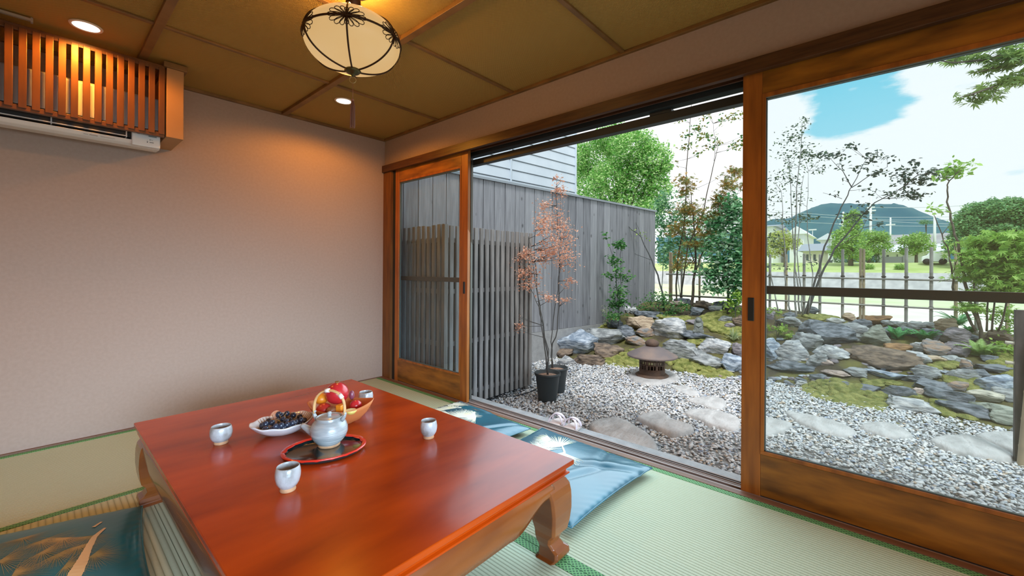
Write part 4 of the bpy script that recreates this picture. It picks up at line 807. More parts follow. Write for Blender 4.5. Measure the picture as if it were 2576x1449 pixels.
R_ = [
 (1398, 1506, 823, 897, 'blue', 'big pale blue-white boulder at the foot of the board fence'),
 (1398, 1442, 874, 900, 'brown', 'brown rock tucked under the big blue-white boulder', 0),
 (1402, 1450, 893, 920, 'pale', 'pale pointed rock behind the flower pot'),
 (1441, 1524, 885, 921, 'brown', 'rough brown and grey rock in front of the blue-white boulder'),
 (1466, 1576, 820, 872, 'grey', 'large striated grey rock below the variegated plant'),
 (1493, 1570, 860, 902, 'brown', 'wedge-shaped brown rock with a pale end above the moss'),
 (1552, 1601, 816, 852, 'dark', 'dark blue angular rock between the striated rock and the tan rock'),
 (1526, 1568, 804, 826, 'dark', 'small dark rock beside the variegated plant'),
 (1573, 1648, 791, 836, 'tan', 'tan smooth rock uphill from the iron lantern'),
 (1600, 1650, 824, 850, 'rust', 'grey and tan rock directly below the smooth tan rock'),
 (1573, 1626, 844, 872, 'rust', 'low rust-stained rock peeping over the lantern roof'),
 (1566, 1588, 768, 788, 'pale', 'little pale stone at the foot of the green climber'),
 (1584, 1606, 772, 790, 'pale', 'small flat pale stone beside the low shrubs'),
 (1596, 1684, 779, 803, 'dark', 'long dark slate under the low green shrubs', 1),
 (1638, 1724, 794, 856, 'pale', 'large white block with a rusty end behind the lantern roof'),
 (1702, 1794, 828, 860, 'dark', 'dark flat-topped rock carrying the little stone statue', 1),
 (1667, 1758, 850, 911, 'grey', 'large striated grey rock right behind the lantern'),
 (1752, 1836, 847, 894, 'pale', 'white weathered boulder below the statue'),
 (1732, 1818, 883, 928, 'grey', 'wavy grey rock above the long moss bank'),
 (1815, 1874, 888, 937, 'blue', 'blue-grey block beside the door post'),
 (1843, 1880, 860, 897, 'purple', 'purplish rock under the grass tuft'),
 (1844, 1880, 792, 828, 'brown', 'brown knobbly rock by the door post on the moss slope'),
 (1808, 1841, 794, 815, 'grey', 'thin slanting grey slab on the moss slope', 1),
 (1822, 1848, 812, 829, 'purple', 'small grey stone beneath the thin slanting slab'),
 (1737, 1771, 773, 795, 'dark', 'dark pointed rock directly uphill from the statue'),
 (1722, 1774, 803, 820, 'purple', 'low purple stone just behind the statue', 1),
 (1746, 1794, 756, 781, 'brown', 'purple-brown rock near the bamboo fence foot'),
 (1796, 1838, 757, 780, 'dark', 'dark triangular rock at the fence below the laurel shrub'),
 (1783, 1815, 769, 785, 'pale', 'pale low rock beside the dark triangular rock'),
 (1694, 1742, 750, 767, 'dark', 'long flat rock at the foot of the first fence posts', 1),
 (1678, 1724, 757, 772, 'pink', 'pinkish stone left of the long flat rock at the fence', 1),
 # seen through the wide door
 (2014, 2142, 800, 876, 'dark', 'largest dark grey boulder on the crest of the mound'),
 (1956, 2018, 795, 825, 'grey', 'grey rock behind the seedling, touching the largest dark boulder'),
 (1993, 2064, 833, 889, 'grey', 'grey boulder with a dark underside below the largest boulder'),
 (1956, 2030, 851, 911, 'pale', 'pale striated boulder at mid slope near the door post'),
 (1912, 1974, 848, 906, 'blue', 'blue-black rock against the door stile'),
 (1936, 2043, 903, 941, 'dark', 'long low dark rock with rusty patches at the foot of the slope', 1),
 (2051, 2128, 864, 912, 'pale', 'light smooth rock left of the dark hollow rock'),
 (2031, 2078, 884, 927, 'grey', 'leaning grey slab at mid slope', 1),
 (2061, 2094, 900, 923, 'pink', 'small pinkish rock beside the leaning slab'),
 (2127, 2298, 864, 934, 'brown', 'wide dark brown rock with mossy underside in the middle of the slope'),
 (2165, 2231, 813, 873, 'green', 'tall greenish grey rock under the orange-brown boulder'),
 (2163, 2233, 790, 818, 'orange', 'orange-brown rounded boulder on the crest at the fence'),
 (2122, 2149, 787, 806, 'tan', 'small tan rock on the crest beside a fence post'),
 (2134, 2186, 800, 838, 'dark', 'dark blue rock under the small tan rock'),
 (2082, 2122, 799, 818, 'pale', 'light flat rock on the crest left of the tan rock'),
 (2028, 2059, 771, 790, 'dark', 'dark cap-shaped rock at the foot of the slanting tree'),
 (2085, 2180, 808, 856, 'grey', 'long pale slab leaning across the largest boulder', 1),
 (2070, 2132, 929, 949, 'pink', 'flat pinkish slab at the foot of the slope', 1),
 (2126, 2175, 923, 949, 'grey', 'grey rock between the pinkish slab and the blue slab'),
 (2088, 2132, 955, 976, 'dark', 'dark flat stone above the big moss patch', 1),
 (2148, 2208, 965, 993, 'dark', 'dark grey flat stone at the top edge of the big moss patch', 1),
 (2039, 2080, 938, 960, 'dark', 'dark chip stone under the pinkish slab'),
 (2003, 2039, 957, 976, 'pale', 'pale flat chip at the left tip of the big moss patch', 1),
 (1918, 1948, 776, 805, 'purple', 'purple-grey rock on the crest against the door stile'),
 (1968, 2004, 785, 800, 'dark', 'dark flat rock on the crest among the thin stems', 1),
 (2168, 2278, 926, 958, 'blue', 'long bluish slab under the wide dark brown rock', 1),
 (2224, 2300, 964, 1008, 'dark', 'dark blocky rock between two moss patches'),
 (2357, 2404, 798, 838, 'tan', 'tan-brown boulder at the fence beside the fern'),
 (2371, 2431, 822, 869, 'purple', 'square grey block below the tan-brown boulder'),
 (2378, 2433, 859, 901, 'purple', 'rounded purple-grey rock beneath the square block'),
 (2328, 2382, 852, 898, 'rust', 'pyramid-shaped rock with a rust-red streak'),
 (2296, 2344, 859, 889, 'pale', 'pale slab left of the rust-streaked pyramid rock', 1),
 (2231, 2286, 862, 891, 'orange', 'orange-tinged rock above the light rusty slab'),
 (2270, 2332, 881, 922, 'pale', 'light grey rock with rusty spots at mid slope'),
 (2325, 2373, 894, 918, 'tan', 'flat orange-tan slab below the pyramid rock', 1),
 (2366, 2414, 893, 913, 'grey', 'flat grey slab beside the orange-tan slab', 1),
 (2424, 2462, 841, 861, 'dark', 'dark slab beside the square grey block', 1),
 (2490, 2542, 830, 860, 'brown', 'brown rock under the small shrub near the bamboo gate post'),
 (2299, 2358, 915, 956, 'grey', 'grey rounded rock at mid slope below the rusty-spotted rock'),
 (2383, 2455, 925, 960, 'grey', 'mossy grey rock left of the dark smooth stone'),
 (2441, 2489, 927, 956, 'dark', 'dark smooth stone at mid slope'),
 (2446, 2542, 913, 942, 'dark', 'dark long slab below the bright moss', 1),
 (2468, 2544, 936, 988, 'blue', 'blue layered rock with deep cracks'),
 (2306, 2382, 950, 988, 'dark', 'dark slate rock above the cracked slate'),
 (2388, 2428, 958, 988, 'rust', 'reddish brown rock in the moss'),
 (2335, 2433, 973, 1014, 'dark', 'broad cracked slate right of the pale flat slab'),
 (2436, 2510, 978, 1012, 'cream', 'cream-coloured rock next to the layered rock'),
 (2506, 2556, 973, 1014, 'grey', 'grey rock at the foot of the bamboo pole'),
 (2243, 2349, 996, 1039, 'pale', 'pale flat slab at the edge of the gravel', 1),
 (2378, 2503, 1006, 1053, 'dark', 'long dark pointed slab at the edge of the gravel', 1),
 (2456, 2547, 1007, 1048, 'green', 'greenish grey slab under the cream-coloured rock', 1),
 (2502, 2559, 1031, 1074, 'green', 'smooth rounded greenish boulder at the gravel edge'),
 (2296, 2327, 975, 999, 'pink', 'small pinkish brown rock above the pale flat slab'),
 (2418, 2443, 903, 936, 'rust', 'small upright rust-coloured stone'),
 (2473, 2506, 893, 912, 'dark', 'small dark slab under the big fern', 1),
 (2405, 2438, 900, 919, 'grey', 'small grey stone next to the flat grey slab'),
 (2275, 2320, 941, 963, 'dark', 'dark wedge stone right of the long bluish slab'),
 (2224, 2275, 806, 826, 'grey', 'flat curb stone at the fence, left of three', 1),
 (2272, 2322, 808, 828, 'grey', 'flat curb stone at the fence, middle of three', 1),
 (2318, 2364, 810, 830, 'grey', 'flat curb stone at the fence, right of three', 1),
 (2215, 2262, 822, 850, 'dark', 'dark rock behind the first fern', 0),
 (2268, 2308, 822, 850, 'dark', 'dark rock between the two ferns', 0),
 (2318, 2366, 826, 858, 'dark', 'dark rock behind the second fern', 0),
 (2555, 2600, 1055, 1100, 'grey', 'grey rock cut by the picture edge at the bamboo pole'),
]
for r in R_:
    rock(*r[:6], flat=bool(len(r) > 6 and r[6]))
# stepping stones set in the gravel
def step(poly, label, h, seed, tilt=0, z0=None):
    P = [G(a, b_, ZG+h) for a, b_ in poly]; cx = sum(p[0] for p in P)/len(P); cy = sum(p[1] for p in P)/len(P)
    # resample the outline smoothly
    n = 48; pts = [(p[0]-cx, p[1]-cy) for p in P]; out = []
    m = len(pts)
    for i in range(n):
        t = i/n*m; k = int(t); f = t-k; p0, p1, p2, p3 = pts[(k-1) % m], pts[k % m], pts[(k+1) % m], pts[(k+2) % m]
        cr_ = lambda a, b_, c, d: .5*((2*b_)+(-a+c)*f+(2*a-5*b_+4*c-d)*f*f+(-a+3*b_-3*c+d)*f**3)
        out.append((cr_(p0[0], p1[0], p2[0], p3[0]), cr_(p0[1], p1[1], p2[1], p3[1])))
    rings = []; rg = random.Random(seed)
    for s_, z in ((1.03, -.06), (1.04, -.5*h), (1.02, .0), (.99, h*.6), (.95, h*.9), (.85, h), (.6, h+.006), (.3, h+.004), (.08, h+.006)):
        rings.append([(x*s_*(1+.02*noise.noise(Vector((x*30, y*30, seed)))), y*s_, z+.006*noise.noise(Vector((x*9+seed, y*9, z*20)))) for x, y in out])
    # ccw check
    A = sum(out[i][0]*out[(i+1) % n][1]-out[(i+1) % n][0]*out[i][1] for i in range(n))
    if A < 0: rings = [list(reversed(r)) for r in rings]
    o = link('stepping_stone', stack(MB(), rings, True), rk_step, loc=(cx, cy, ZG)); return tag(o, label, 'stepping stone')
rk_step = mat('step_stone', (.64, .65, .66), .85, col2=(.47, .475, .48), scale=6, stretch=(1, 2.2, 1), bump=.7, bscale=14, detail=8, contrast=(.36, .64))
step([(1483, 1062), (1500, 1052), (1550, 1046), (1600, 1068), (1640, 1095), (1654, 1120), (1630, 1134), (1585, 1125), (1540, 1108), (1500, 1085)], 'largest stepping stone directly behind the pair of sandals', .06, 1)
step([(1602, 1045), (1640, 1032), (1668, 1033), (1690, 1052), (1742, 1068), (1735, 1078), (1695, 1086), (1650, 1070)], 'angular stepping stone, second from the sandals', .05, 2)
step([(1722, 1033), (1760, 1026), (1800, 1030), (1858, 1048), (1850, 1080), (1800, 1068), (1760, 1052)], 'long pale stepping stone beside the door post', .03, 3)
step([(1732, 1003), (1765, 997), (1810, 998), (1828, 1012), (1815, 1025), (1785, 1022)], 'small pale stepping stone third from the lantern slab', .025, 4)
step([(1692, 972), (1725, 969), (1752, 982), (1758, 992), (1725, 990)], 'smallest stepping stone next to the lantern slab', .015, 5)
step([(1900, 1048), (1950, 1050), (1992, 1062), (1975, 1078), (1915, 1092), (1890, 1075)], 'stepping stone cut by the stile of the wide door', .03, 6)
step([(1975, 1032), (2030, 1040), (2105, 1058), (2155, 1082), (2120, 1092), (2060, 1080), (2010, 1058)], 'long stepping stone in front of the big moss patch', .03, 7)
step([(2165, 1068), (2210, 1058), (2255, 1068), (2296, 1092), (2250, 1096), (2200, 1086)], 'stepping stone right of the long one', .03, 8)
step([(2340, 1100), (2400, 1090), (2460, 1096), (2545, 1138), (2530, 1150), (2450, 1138), (2390, 1125)], 'layered grey stepping stone at the right of the gravel', .04, 9)
step([(2455, 1092), (2510, 1082), (2640, 1092), (2660, 1150), (2576, 1148), (2530, 1122)], 'smooth pale stepping stone cut by the picture edge', .04, 10)
sl = step([(1583, 940), (1610, 926), (1650, 922), (1690, 932), (1708, 948), (1680, 960), (1640, 964), (1600, 956)], 'flat round grey slab carrying the iron lantern', .03, 12); sl['category'] = 'stone slab'; sl.name = 'lantern_slab'
# moss cushions
moss_m = mat('moss_cushion', (.46, .46, .15), .95, col2=(.19, .23, .05), scale=16, bump=1.0, bscale=120, contrast=(.35, .65))
def moss(poly, label, seed, h=.035, dens=500):
    P = [hit(a, b_) for a, b_ in poly]; cx = np.mean([p[0] for p in P]); cy = np.mean([p[1] for p in P]); pts = np.array([(p[0], p[1]) for p in P])
    rg = np.random.RandomState(seed)
    def inside(x, y):
        c = False; j = len(pts)-1
        for i in range(len(pts)):
            if (pts[i, 1] > y) != (pts[j, 1] > y) and x < (pts[j, 0]-pts[i, 0])*(y-pts[i, 1])/(pts[j, 1]-pts[i, 1])+pts[i, 0]: c = not c
            j = i
        return c
    x0, y0 = pts.min(0); x1, y1 = pts.max(0); Ar = (x1-x0)*(y1-y0); cnt = int(min(320, max(12, Ar*dens)))
    z0 = terr(cx, cy) if cx > 2.7 else ZG
    hemi = MB().ball((0, 0, 0), 1, 14, 8); HV = np.array(hemi.v); HF = hemi.f
    vs = []; fs = []; o = 0; hq = [f for f in HF]
    for _ in range(cnt):
        for t_ in range(30):
            x, y = rg.uniform(x0, x1), rg.uniform(y0, y1)
            if inside(x, y): break
        else: continue
        r_ = rg.uniform(.03, .075); zz = (terr(x, y) if x > 2.7 else ZG)-.010
        q = HV*np.array([r_*rg.uniform(.8, 1.3), r_, h*rg.uniform(.5, 1.1)])+np.array([x-cx, y-cy, zz-z0])
        vs.append(q); fs.append(np.array(HF)+o); o += len(HV)
    ob = fast_mesh('moss_patch', np.concatenate(vs), np.concatenate(fs), moss_m, smooth=True, loc=(cx, cy, z0)); return tag(ob, label, 'moss', kind='thing')
moss([(2020, 968), (2060, 962), (2150, 970), (2200, 985), (2225, 995), (2245, 1015), (2200, 1030), (2140, 1020), (2060, 1005), (2030, 990)], 'big yellow-green moss patch at the foot of the slope through the wide door', 1, .04)
moss([(1510, 912), (1545, 895), (1600, 880), (1608, 920), (1560, 925)], 'moss patch left of the iron lantern', 2, .03)
moss([(1675, 900), (1720, 902), (1780, 925), (1838, 940), (1810, 955), (1740, 940), (1690, 925)], 'long moss bank right of the iron lantern', 3, .045)
moss([(1760, 800), (1800, 785), (1850, 780), (1870, 830), (1865, 845), (1800, 835), (1775, 820)], 'moss slope around the stone statue', 4, .04)
moss([(1605, 785), (1680, 800), (1730, 795), (1735, 815), (1700, 800), (1650, 790)], 'moss under the low green shrubs', 5, .03)
moss([(1470, 835), (1500, 815), (1540, 800), (1560, 812), (1520, 818), (1490, 830)], 'yellow moss at the foot of the board fence', 6, .03)
moss([(2342, 1002), (2375, 1005), (2405, 1040), (2395, 1047), (2350, 1035)], 'moss patch right of the pale flat slab', 7, .035)
moss([(2358, 945), (2400, 950), (2450, 955), (2485, 975), (2440, 985), (2400, 965)], 'moss among the slates at mid slope', 8, .035)
moss([(2490, 905), (2520, 892), (2556, 890), (2556, 922), (2510, 918)], 'bright moss under the big fern', 9, .04)
moss([(2265, 1000), (2290, 988), (2312, 995), (2300, 1003), (2275, 1006)], 'small moss pad on top of the pale flat slab', 10, .03)
moss([(2335, 922), (2370, 908), (2408, 910), (2400, 922), (2360, 930)], 'moss pad below the orange-tan slab', 11, .03)
moss([(2530, 930), (2562, 925), (2562, 985), (2545, 975)], 'moss behind the bamboo pole', 12, .04)
moss([(2170, 955), (2230, 955), (2260, 965), (2225, 972), (2180, 965)], 'moss strip under the long bluish slab', 13, .025)
moss([(2415, 1040), (2450, 1043), (2450, 1052), (2420, 1050)], 'small brownish moss pad under the long pointed slab', 14, .025)
moss([(2020, 792), (2070, 790), (2110, 800), (2060, 806)], 'moss on the crest above the largest dark boulder', 15, .03)
moss([(1730, 855), (1790, 850), (1800, 862), (1740, 865)], 'moss seam under the statue rock', 16, .03)
# loose slate chips at the foot of the slope
rgc = random.Random(9); kinds = ['dark', 'grey', 'blue', 'pale', 'purple', 'rust']
def chips(cnt, u0, u1, fv, grp, lab):
    for i in range(cnt):
        u_ = rgc.uniform(u0, u1); v_ = fv(u_)+rgc.uniform(-14, 14); w = rgc.uniform(10, 24); h = rgc.uniform(6, 11)
        k = rgc.choice(kinds); rock(u_-w/2, u_+w/2, v_-h, v_, k, lab, flat=True, name='slate_chip', cat='stone chip', group=grp, sink=.4)
chips(46, 1915, 2110, lambda u_: 958+(u_-1915)*.05+(0 if u_ > 2010 else 6), 'slate chips left of the big moss patch', 'small slate chip lying left of the big moss patch')
chips(34, 2230, 2520, lambda u_: 925+(u_-2230)*.12, 'slate chips among the mid-slope rocks', 'small slate chip wedged between the mid-slope rocks')
chips(40, 1935, 2280, lambda u_: 880+(u_-1935)*.10+rgc.uniform(-30, 30), 'slate chips between the upper rocks', 'small slate chip lodged between the upper rocks')
chips(16, 1790, 1872, lambda u_: 948, 'slate chips below the blue-grey block', 'small slate chip lying below the blue-grey block')
# ---------------------------------------------------------------- board fence and neighbouring house
cedar = mat('weathered_cedar', (.38, .395, .43), .85, col2=(.14, .145, .165), scale=5, stretch=(9, 9, .55), contrast=(.3, .7), bump=.25, bscale=9, island=.5, detail=9)
t, b = nodes_of(cedar)   # knots in the boards
kn_src = b.inputs['Base Color'].links[0].from_socket; tcn = t.nodes.new('ShaderNodeTexCoord'); mpn = t.nodes.new('ShaderNodeMapping'); mpn.inputs['Scale'].default_value = (1, 1, .62); t.links.new(tcn.outputs['Object'], mpn.inputs[0])
vk = t.nodes.new('ShaderNodeTexVoronoi'); vk.inputs['Scale'].default_value = 6.5; t.links.new(mpn.outputs[0], vk.inputs['Vector'])
rk_ = t.nodes.new('ShaderNodeMapRange'); rk_.inputs['From Min'].default_value = .05; rk_.inputs['From Max'].default_value = .15; rk_.inputs['To Min'].default_value = .75; rk_.inputs['To Max'].default_value = 0; t.links.new(vk.outputs['Distance'], rk_.inputs['Value'])
mk_ = t.nodes.new('ShaderNodeMix'); mk_.data_type = 'RGBA'; t.links.new(rk_.outputs['Result'], mk_.inputs['Factor']); t.links.new(kn_src, mk_.inputs['A']); mk_.inputs['B'].default_value = (.05, .05, .055, 1); t.links.new(mk_.outputs['Result'], b.inputs['Base Color'])
FA = np.array([-.6, .527]); FB = np.array([5.75, -.18]); FD = (FB-FA)/np.linalg.norm(FB-FA); FL = np.linalg.norm(FB-FA)
fn = np.array([FD[1], -FD[0]])
bf = thing('board_fence', 'tall fence of grey weathered cedar boards on a concrete base', 'fence', (1.44, .30, ZG))
ft, fb0 = 2.13, .12; mbx = MB(); s_ = 0; rg = random.Random(3)
while s_ < FL:
    w = .182; a = FA+FD*s_; c = FA+FD*min(FL, s_+w-.011); o = rg.uniform(-.002, .002)
    vs = []
    for q in (a, c):
        for off in (0+o, -.016+o):
            for z in (fb0, ft): vs.append((q[0]+fn[0]*off, q[1]+fn[1]*off, z))
    mbx.add(vs, [(0, 1, 5, 4), (2, 6, 7, 3), (0, 2, 3, 1), (4, 5, 7, 6), (1, 3, 7, 5), (0, 4, 6, 2)]); s_ += w
wlink('boards', mbx, cedar, bf)
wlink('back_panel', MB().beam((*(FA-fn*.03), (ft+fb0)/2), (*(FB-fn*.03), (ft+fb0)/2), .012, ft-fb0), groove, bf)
wlink('cap', MB().beam((*(FA-fn*.012-FD*.0), ft+.012), (*(FB-fn*.012+FD*.02), ft+.012), .075, .03), mat('cap_metal', (.30, .34, .38), .4, metal=.4), bf)
wlink('concrete_base', MB().beam((*(FA-fn*.05), (fb0+ZG-.3)/2-.004), (*(FB-fn*.05), (fb0+ZG-.3)/2-.004), .12, fb0-ZG+.3), conc, bf)
# house
side = mat('white_siding', (.62, .70, .78), .55, col2=(.56, .64, .72), scale=3)
hs = thing('neighbour_house', 'pale blue-grey house with wide horizontal siding behind the board fence', 'house', (1.6, 1.6, ZG))
ho = 1.35; HA = FA-fn*ho-FD*1.2
# right edge of the house meets the sight line at u=1447
d = ray(1447, 400); A2 = np.array([[d[0], -FD[0]], [d[1], -FD[1]]]); tt = np.linalg.solve(A2, HA-CAM[:2]); HB = CAM[:2]+d[:2]*tt[0]
Lh = np.linalg.norm(HB-HA); hb = MB()
ztop = 4.4
z = ZG; k = 0
while z < ztop:
    hb.add([(*(HA+fn*.0), z), (*(HB), z), (*(HB+fn*.016), z+.006), (*(HA+fn*.016), z+.006), (*(HA+fn*.002), z+.172), (*(HB+fn*.002), z+.172)], [(0, 1, 2, 3), (3, 2, 5, 4)]); z += .180
wlink('siding', hb, side, hs)
wlink('wall_core', MB().prism([tuple(HA-fn*.01), tuple(HB-fn*.01), tuple(HB-fn*3), tuple(HA-fn*3)], ZG, ztop), mat('siding_shadow', (.10, .12, .14), .8), hs)
wlink('corner_trim', MB().beam((*(HB+fn*.012), ZG), (*(HB+fn*.012), ztop), .035, .035, up=(1, 0, 0)), side, hs)
dj = ray(1284, 420); A2 = np.array([[dj[0], -FD[0]], [dj[1], -FD[1]]]); tt = np.linalg.solve(A2, HA-CAM[:2]); HJ = CAM[:2]+dj[:2]*tt[0]
wlink('joint_strip', MB().beam((*(HJ+fn*.016), ZG), (*(HJ+fn*.016), ztop), .022, .03, up=(1, 0, 0)), side, hs)
# ---------------------------------------------------------------- slat screen around the utility corner
slat_m = mat('slat_wood', (.36, .355, .35), .75, col2=(.17, .165, .16), scale=6, stretch=(4, 4, .6), bump=.2, island=.35)
ss = thing('slat_screen', 'waist-high to head-high screen of dark vertical slats beside the narrow door', 'screen', (.8, -.6, ZG))
ss['label'] = 'dark vertical slat screen standing outside beside the narrow sliding door'
x = .225; k = 0; zt_ = 1.39
while x < 1.42:
    wlink('slat', MB().box(x-.021, x+.021, -.612, -.592, ZG+.05+.0*k, zt_+rg.uniform(-.006, .006)), slat_m, ss, bevel=.002); x += .0745
y = -.53
while y < .22:
    wlink('slat', MB().box(.212, .232, y-.021, y+.021, ZG+.05, zt_+rg.uniform(-.006, .006)), slat_m, ss, bevel=.002); y += .0745
for z in (-.15, .33, .80, 1.26):
    wlink('rail', MB().box(.24, 1.42, -.585, -.555, z-.02, z+.02).box(.235, .265, -.56, .22, z-.02, z+.02), slat_m, ss)
wlink('post', MB().box(1.36, 1.41, -.585, -.535, ZG-.1, zt_-.03), slat_m, ss); wlink('post', MB().box(.205, .245, -.625, -.585, ZG-.1, zt_), slat_m, ss)
# outdoor unit inside the screen, enlarged and blackened for the shade in the gaps
ou = thing('outdoor_unit', 'utility box blackened as shade behind the vertical slat screen', 'outdoor unit', (.65, -.25, ZG))
wlink('casing', MB().box(.27, 1.35, -.54, -.05, ZG-.01, 1.27), mat('unit_shade', (.025, .028, .03), .7), ou, bevel=.01)
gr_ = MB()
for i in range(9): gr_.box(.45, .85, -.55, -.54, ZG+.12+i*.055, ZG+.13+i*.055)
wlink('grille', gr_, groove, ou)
cb = MB().tube([tuple(G(a, b_, ZG+.01)) for a, b_ in ((1212, 1012), (1225, 1006), (1255, 1000), (1290, 998), (1315, 992), (1338, 984), (1352, 978))], .008, 8)
tag(wlink('garden_hose', cb, mat('black_hose', (.03, .035, .04), .4), None), 'thin black hose lying on the gravel at the foot of the slat screen', 'hose')
# ---------------------------------------------------------------- plants
def leaf_pts(C_, size, rg, kind='oval', up=.35, lean=None):
    """one leaf blade per point; returns vertices and triangles"""
    n = len(C_); d = rg.normal(size=(n, 3)); d[:, 2] = d[:, 2]*.45-.15
    d /= np.linalg.norm(d, axis=1)[:, None]; nn = rg.normal(size=(n, 3))*.55+np.array([0, 0, 1.0]); s = np.cross(d, nn); s /= np.linalg.norm(s, axis=1)[:, None]+1e-9; nn = np.cross(s, d)
    L = size*rg.uniform(.65, 1.3, (n, 1))
    if kind == 'oval': sh_ = [(0, 0, 0), (.30, .26, .06), (.68, .22, .05), (1, 0, -.05), (.68, -.22, .05), (.30, -.26, .06)]; tr = [(0, 1, 5), (1, 2, 5), (2, 4, 5), (2, 3, 4)]
    elif kind == 'long': sh_ = [(0, 0, 0), (.35, .11, .04), (1, 0, -.12), (.35, -.11, .04)]; tr = [(0, 1, 3), (1, 2, 3)]
    else:   # maple: five lobes
        sh_ = [(0, 0, 0)]; tr = []
        for i, (a, l) in enumerate(((-1.25, .62), (-.62, .88), (0, 1.0), (.62, .88), (1.25, .62))):
            ca, sa = math.cos(a), math.sin(a); w = .11
            sh_ += [(.42*l*ca-w*sa, .42*l*sa+w*ca, .03), (l*ca, l*sa, -.06), (.42*l*ca+w*sa, .42*l*sa-w*ca, .03)]; k = 1+3*i; tr += [(0, k+2, k+1), (0, k+1, k)]
    sh_ = np.array(sh_); V = C_[:, None, :]+L[:, None]*(d[:, None, :]*sh_[None, :, 0:1]+s[:, None, :]*sh_[None, :, 1:2]+nn[:, None, :]*sh_[None, :, 2:3])
    F = np.array(tr)[None]+np.arange(n)[:, None, None]*len(sh_)
    return V.reshape(-1, 3), F.reshape(-1, 3)
bark = mat('bark', (.16, .13, .10), .9, col2=(.08, .065, .05), scale=30); bark_l = mat('pale_bark', (.40, .40, .38), .8, col2=(.20, .20, .19), scale=20); bark_d = mat('dark_bark', (.085, .09, .09), .9)
def lm(name, *cols): return ramp_island(name, [(i/(len(cols)-1), c) for i, c in enumerate(cols)], .55, transl=.35)
L_green = lm('leaf_green', (.045, .16, .05), (.08, .26, .07), (.18, .42, .10)); L_dark = lm('leaf_dark', (.025, .075, .045), (.05, .13, .07), (.10, .22, .08))
L_sage = lm('leaf_sage', (.07, .13, .09), (.12, .22, .12), (.20, .34, .16)); L_yg = lm('leaf_yellow_green', (.22, .38, .05), (.34, .55, .09), (.50, .70, .16))
L_salm = lm('leaf_salmon', (.72, .32, .20), (.84, .48, .34), (.88, .62, .48)); L_oran = lm('leaf_orange_green', (.46, .22, .05), (.26, .28, .07), (.55, .32, .07), (.18, .26, .10), (.40, .42, .16))
L_mix = lm('leaf_mixed', (.04, .14, .06), (.10, .28, .08), (.30, .36, .10), (.34, .20, .05)); L_vari = lm('leaf_variegated', (.25, .38, .15), (.60, .66, .42), (.16, .28, .10))
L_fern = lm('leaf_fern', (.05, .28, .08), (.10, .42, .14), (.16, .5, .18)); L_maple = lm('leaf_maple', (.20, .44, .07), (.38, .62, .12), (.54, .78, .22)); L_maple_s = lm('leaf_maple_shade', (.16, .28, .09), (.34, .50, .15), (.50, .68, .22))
plants = 0
def plant(name, label, cat, x, base, stems, clusters, size, lmat, smat=bark_d, kind='oval', spread=.5, group=None, twigs=.5, loc=None, xs=None, dens=1.0):
    """x: distance of the plant beyond the door line; stems and clusters are read off the photograph and given real depth"""
    global plants
    plants += 1; rg = np.random.RandomState(100+plants)
    bp_ = np.array(loc) if loc is not None else PX(*base, x)
    gz = ZG if bp_[0] < 2.8 else (terr(bp_[0], bp_[1]) if bp_[0] < 6 else bp_[2])
    e = thing(name, label, cat, tuple(bp_) if loc is not None else (bp_[0], bp_[1], -.6 if bp_[0] > 6 else min(bp_[2], gz)), group=group)
    sp = MB(); nodes_ = []
    for st in stems:
        pts, r0, r1 = st[0], st[1], st[2]; lean = st[3] if len(st) > 3 else rg.uniform(-.15, .15); P = []
        for i, (a, b_) in enumerate(pts): q = i/(len(pts)-1); P.append(PX(a, b_, x+lean*q))
        # finer, slightly crooked
        Q = [P[0]]
        for i in range(len(P)-1):
            for f in (.33, .66, 1): Q.append(P[i]+(P[i+1]-P[i])*f+rg.normal(size=3)*.006*(f < 1))
        if min(Q[0][2], 9) > gz-.05 and st is stems[0] and loc is None and abs(Q[0][2]-gz) < .4: Q.insert(0, np.array([Q[0][0], Q[0][1], gz-.05]))
        if x > 6 and loc is None: Q.insert(0, np.array([Q[0][0], Q[0][1], -.62]))
        R__ = np.linspace(r0, r1, len(Q)); sp.tube(Q, list(R__), 6); nodes_ += Q
    ND = np.array(nodes_) if nodes_ else None; LV = []; LF = []; o = 0
    for cl in clusters:
        a, b_, ra, rb, cnt = cl[:5]; cnt = int(cnt*dens); xx = x+(cl[5] if len(cl) > 5 else 0); c = PX(a, b_, xx); dz = depth(c); R1, R2 = ra/FPX*dz, rb/FPX*dz
        if twigs:
            nt_ = max(2, int(cnt*.06*twigs)); T = c+rg.normal(size=(nt_, 3))*np.array([R1, R1, R2])*.55
            for q in T:
                if ND is not None:
                    dd = np.linalg.norm(ND-q, axis=1)+(ND[:, 2] > q[2]+.02)*.3; k = int(np.argmin(dd)); m = (ND[k]+q)/2+np.array([0, 0, -.15*dd[k]*.2])
                    if dd[k] < 2.0: sp.tube([ND[k], m, q], [.0032, .0022, .0012], 4, cap=False)
            C1 = T[rg.randint(0, nt_, cnt)]+rg.normal(size=(cnt, 3))*np.array([R1, R1, R2])*.42
        else: C1 = c+rg.normal(size=(cnt, 3))*np.array([R1, R1, R2])*.6
        V, F = leaf_pts(C1, size, rg, kind); LV.append(V); LF.append(F+o); o += len(V)
    if sp.v: wlink('stem', sp, smat, e)
    if LV: wfast('foliage', np.concatenate(LV), np.concatenate(LF), lmat, e)
    return e
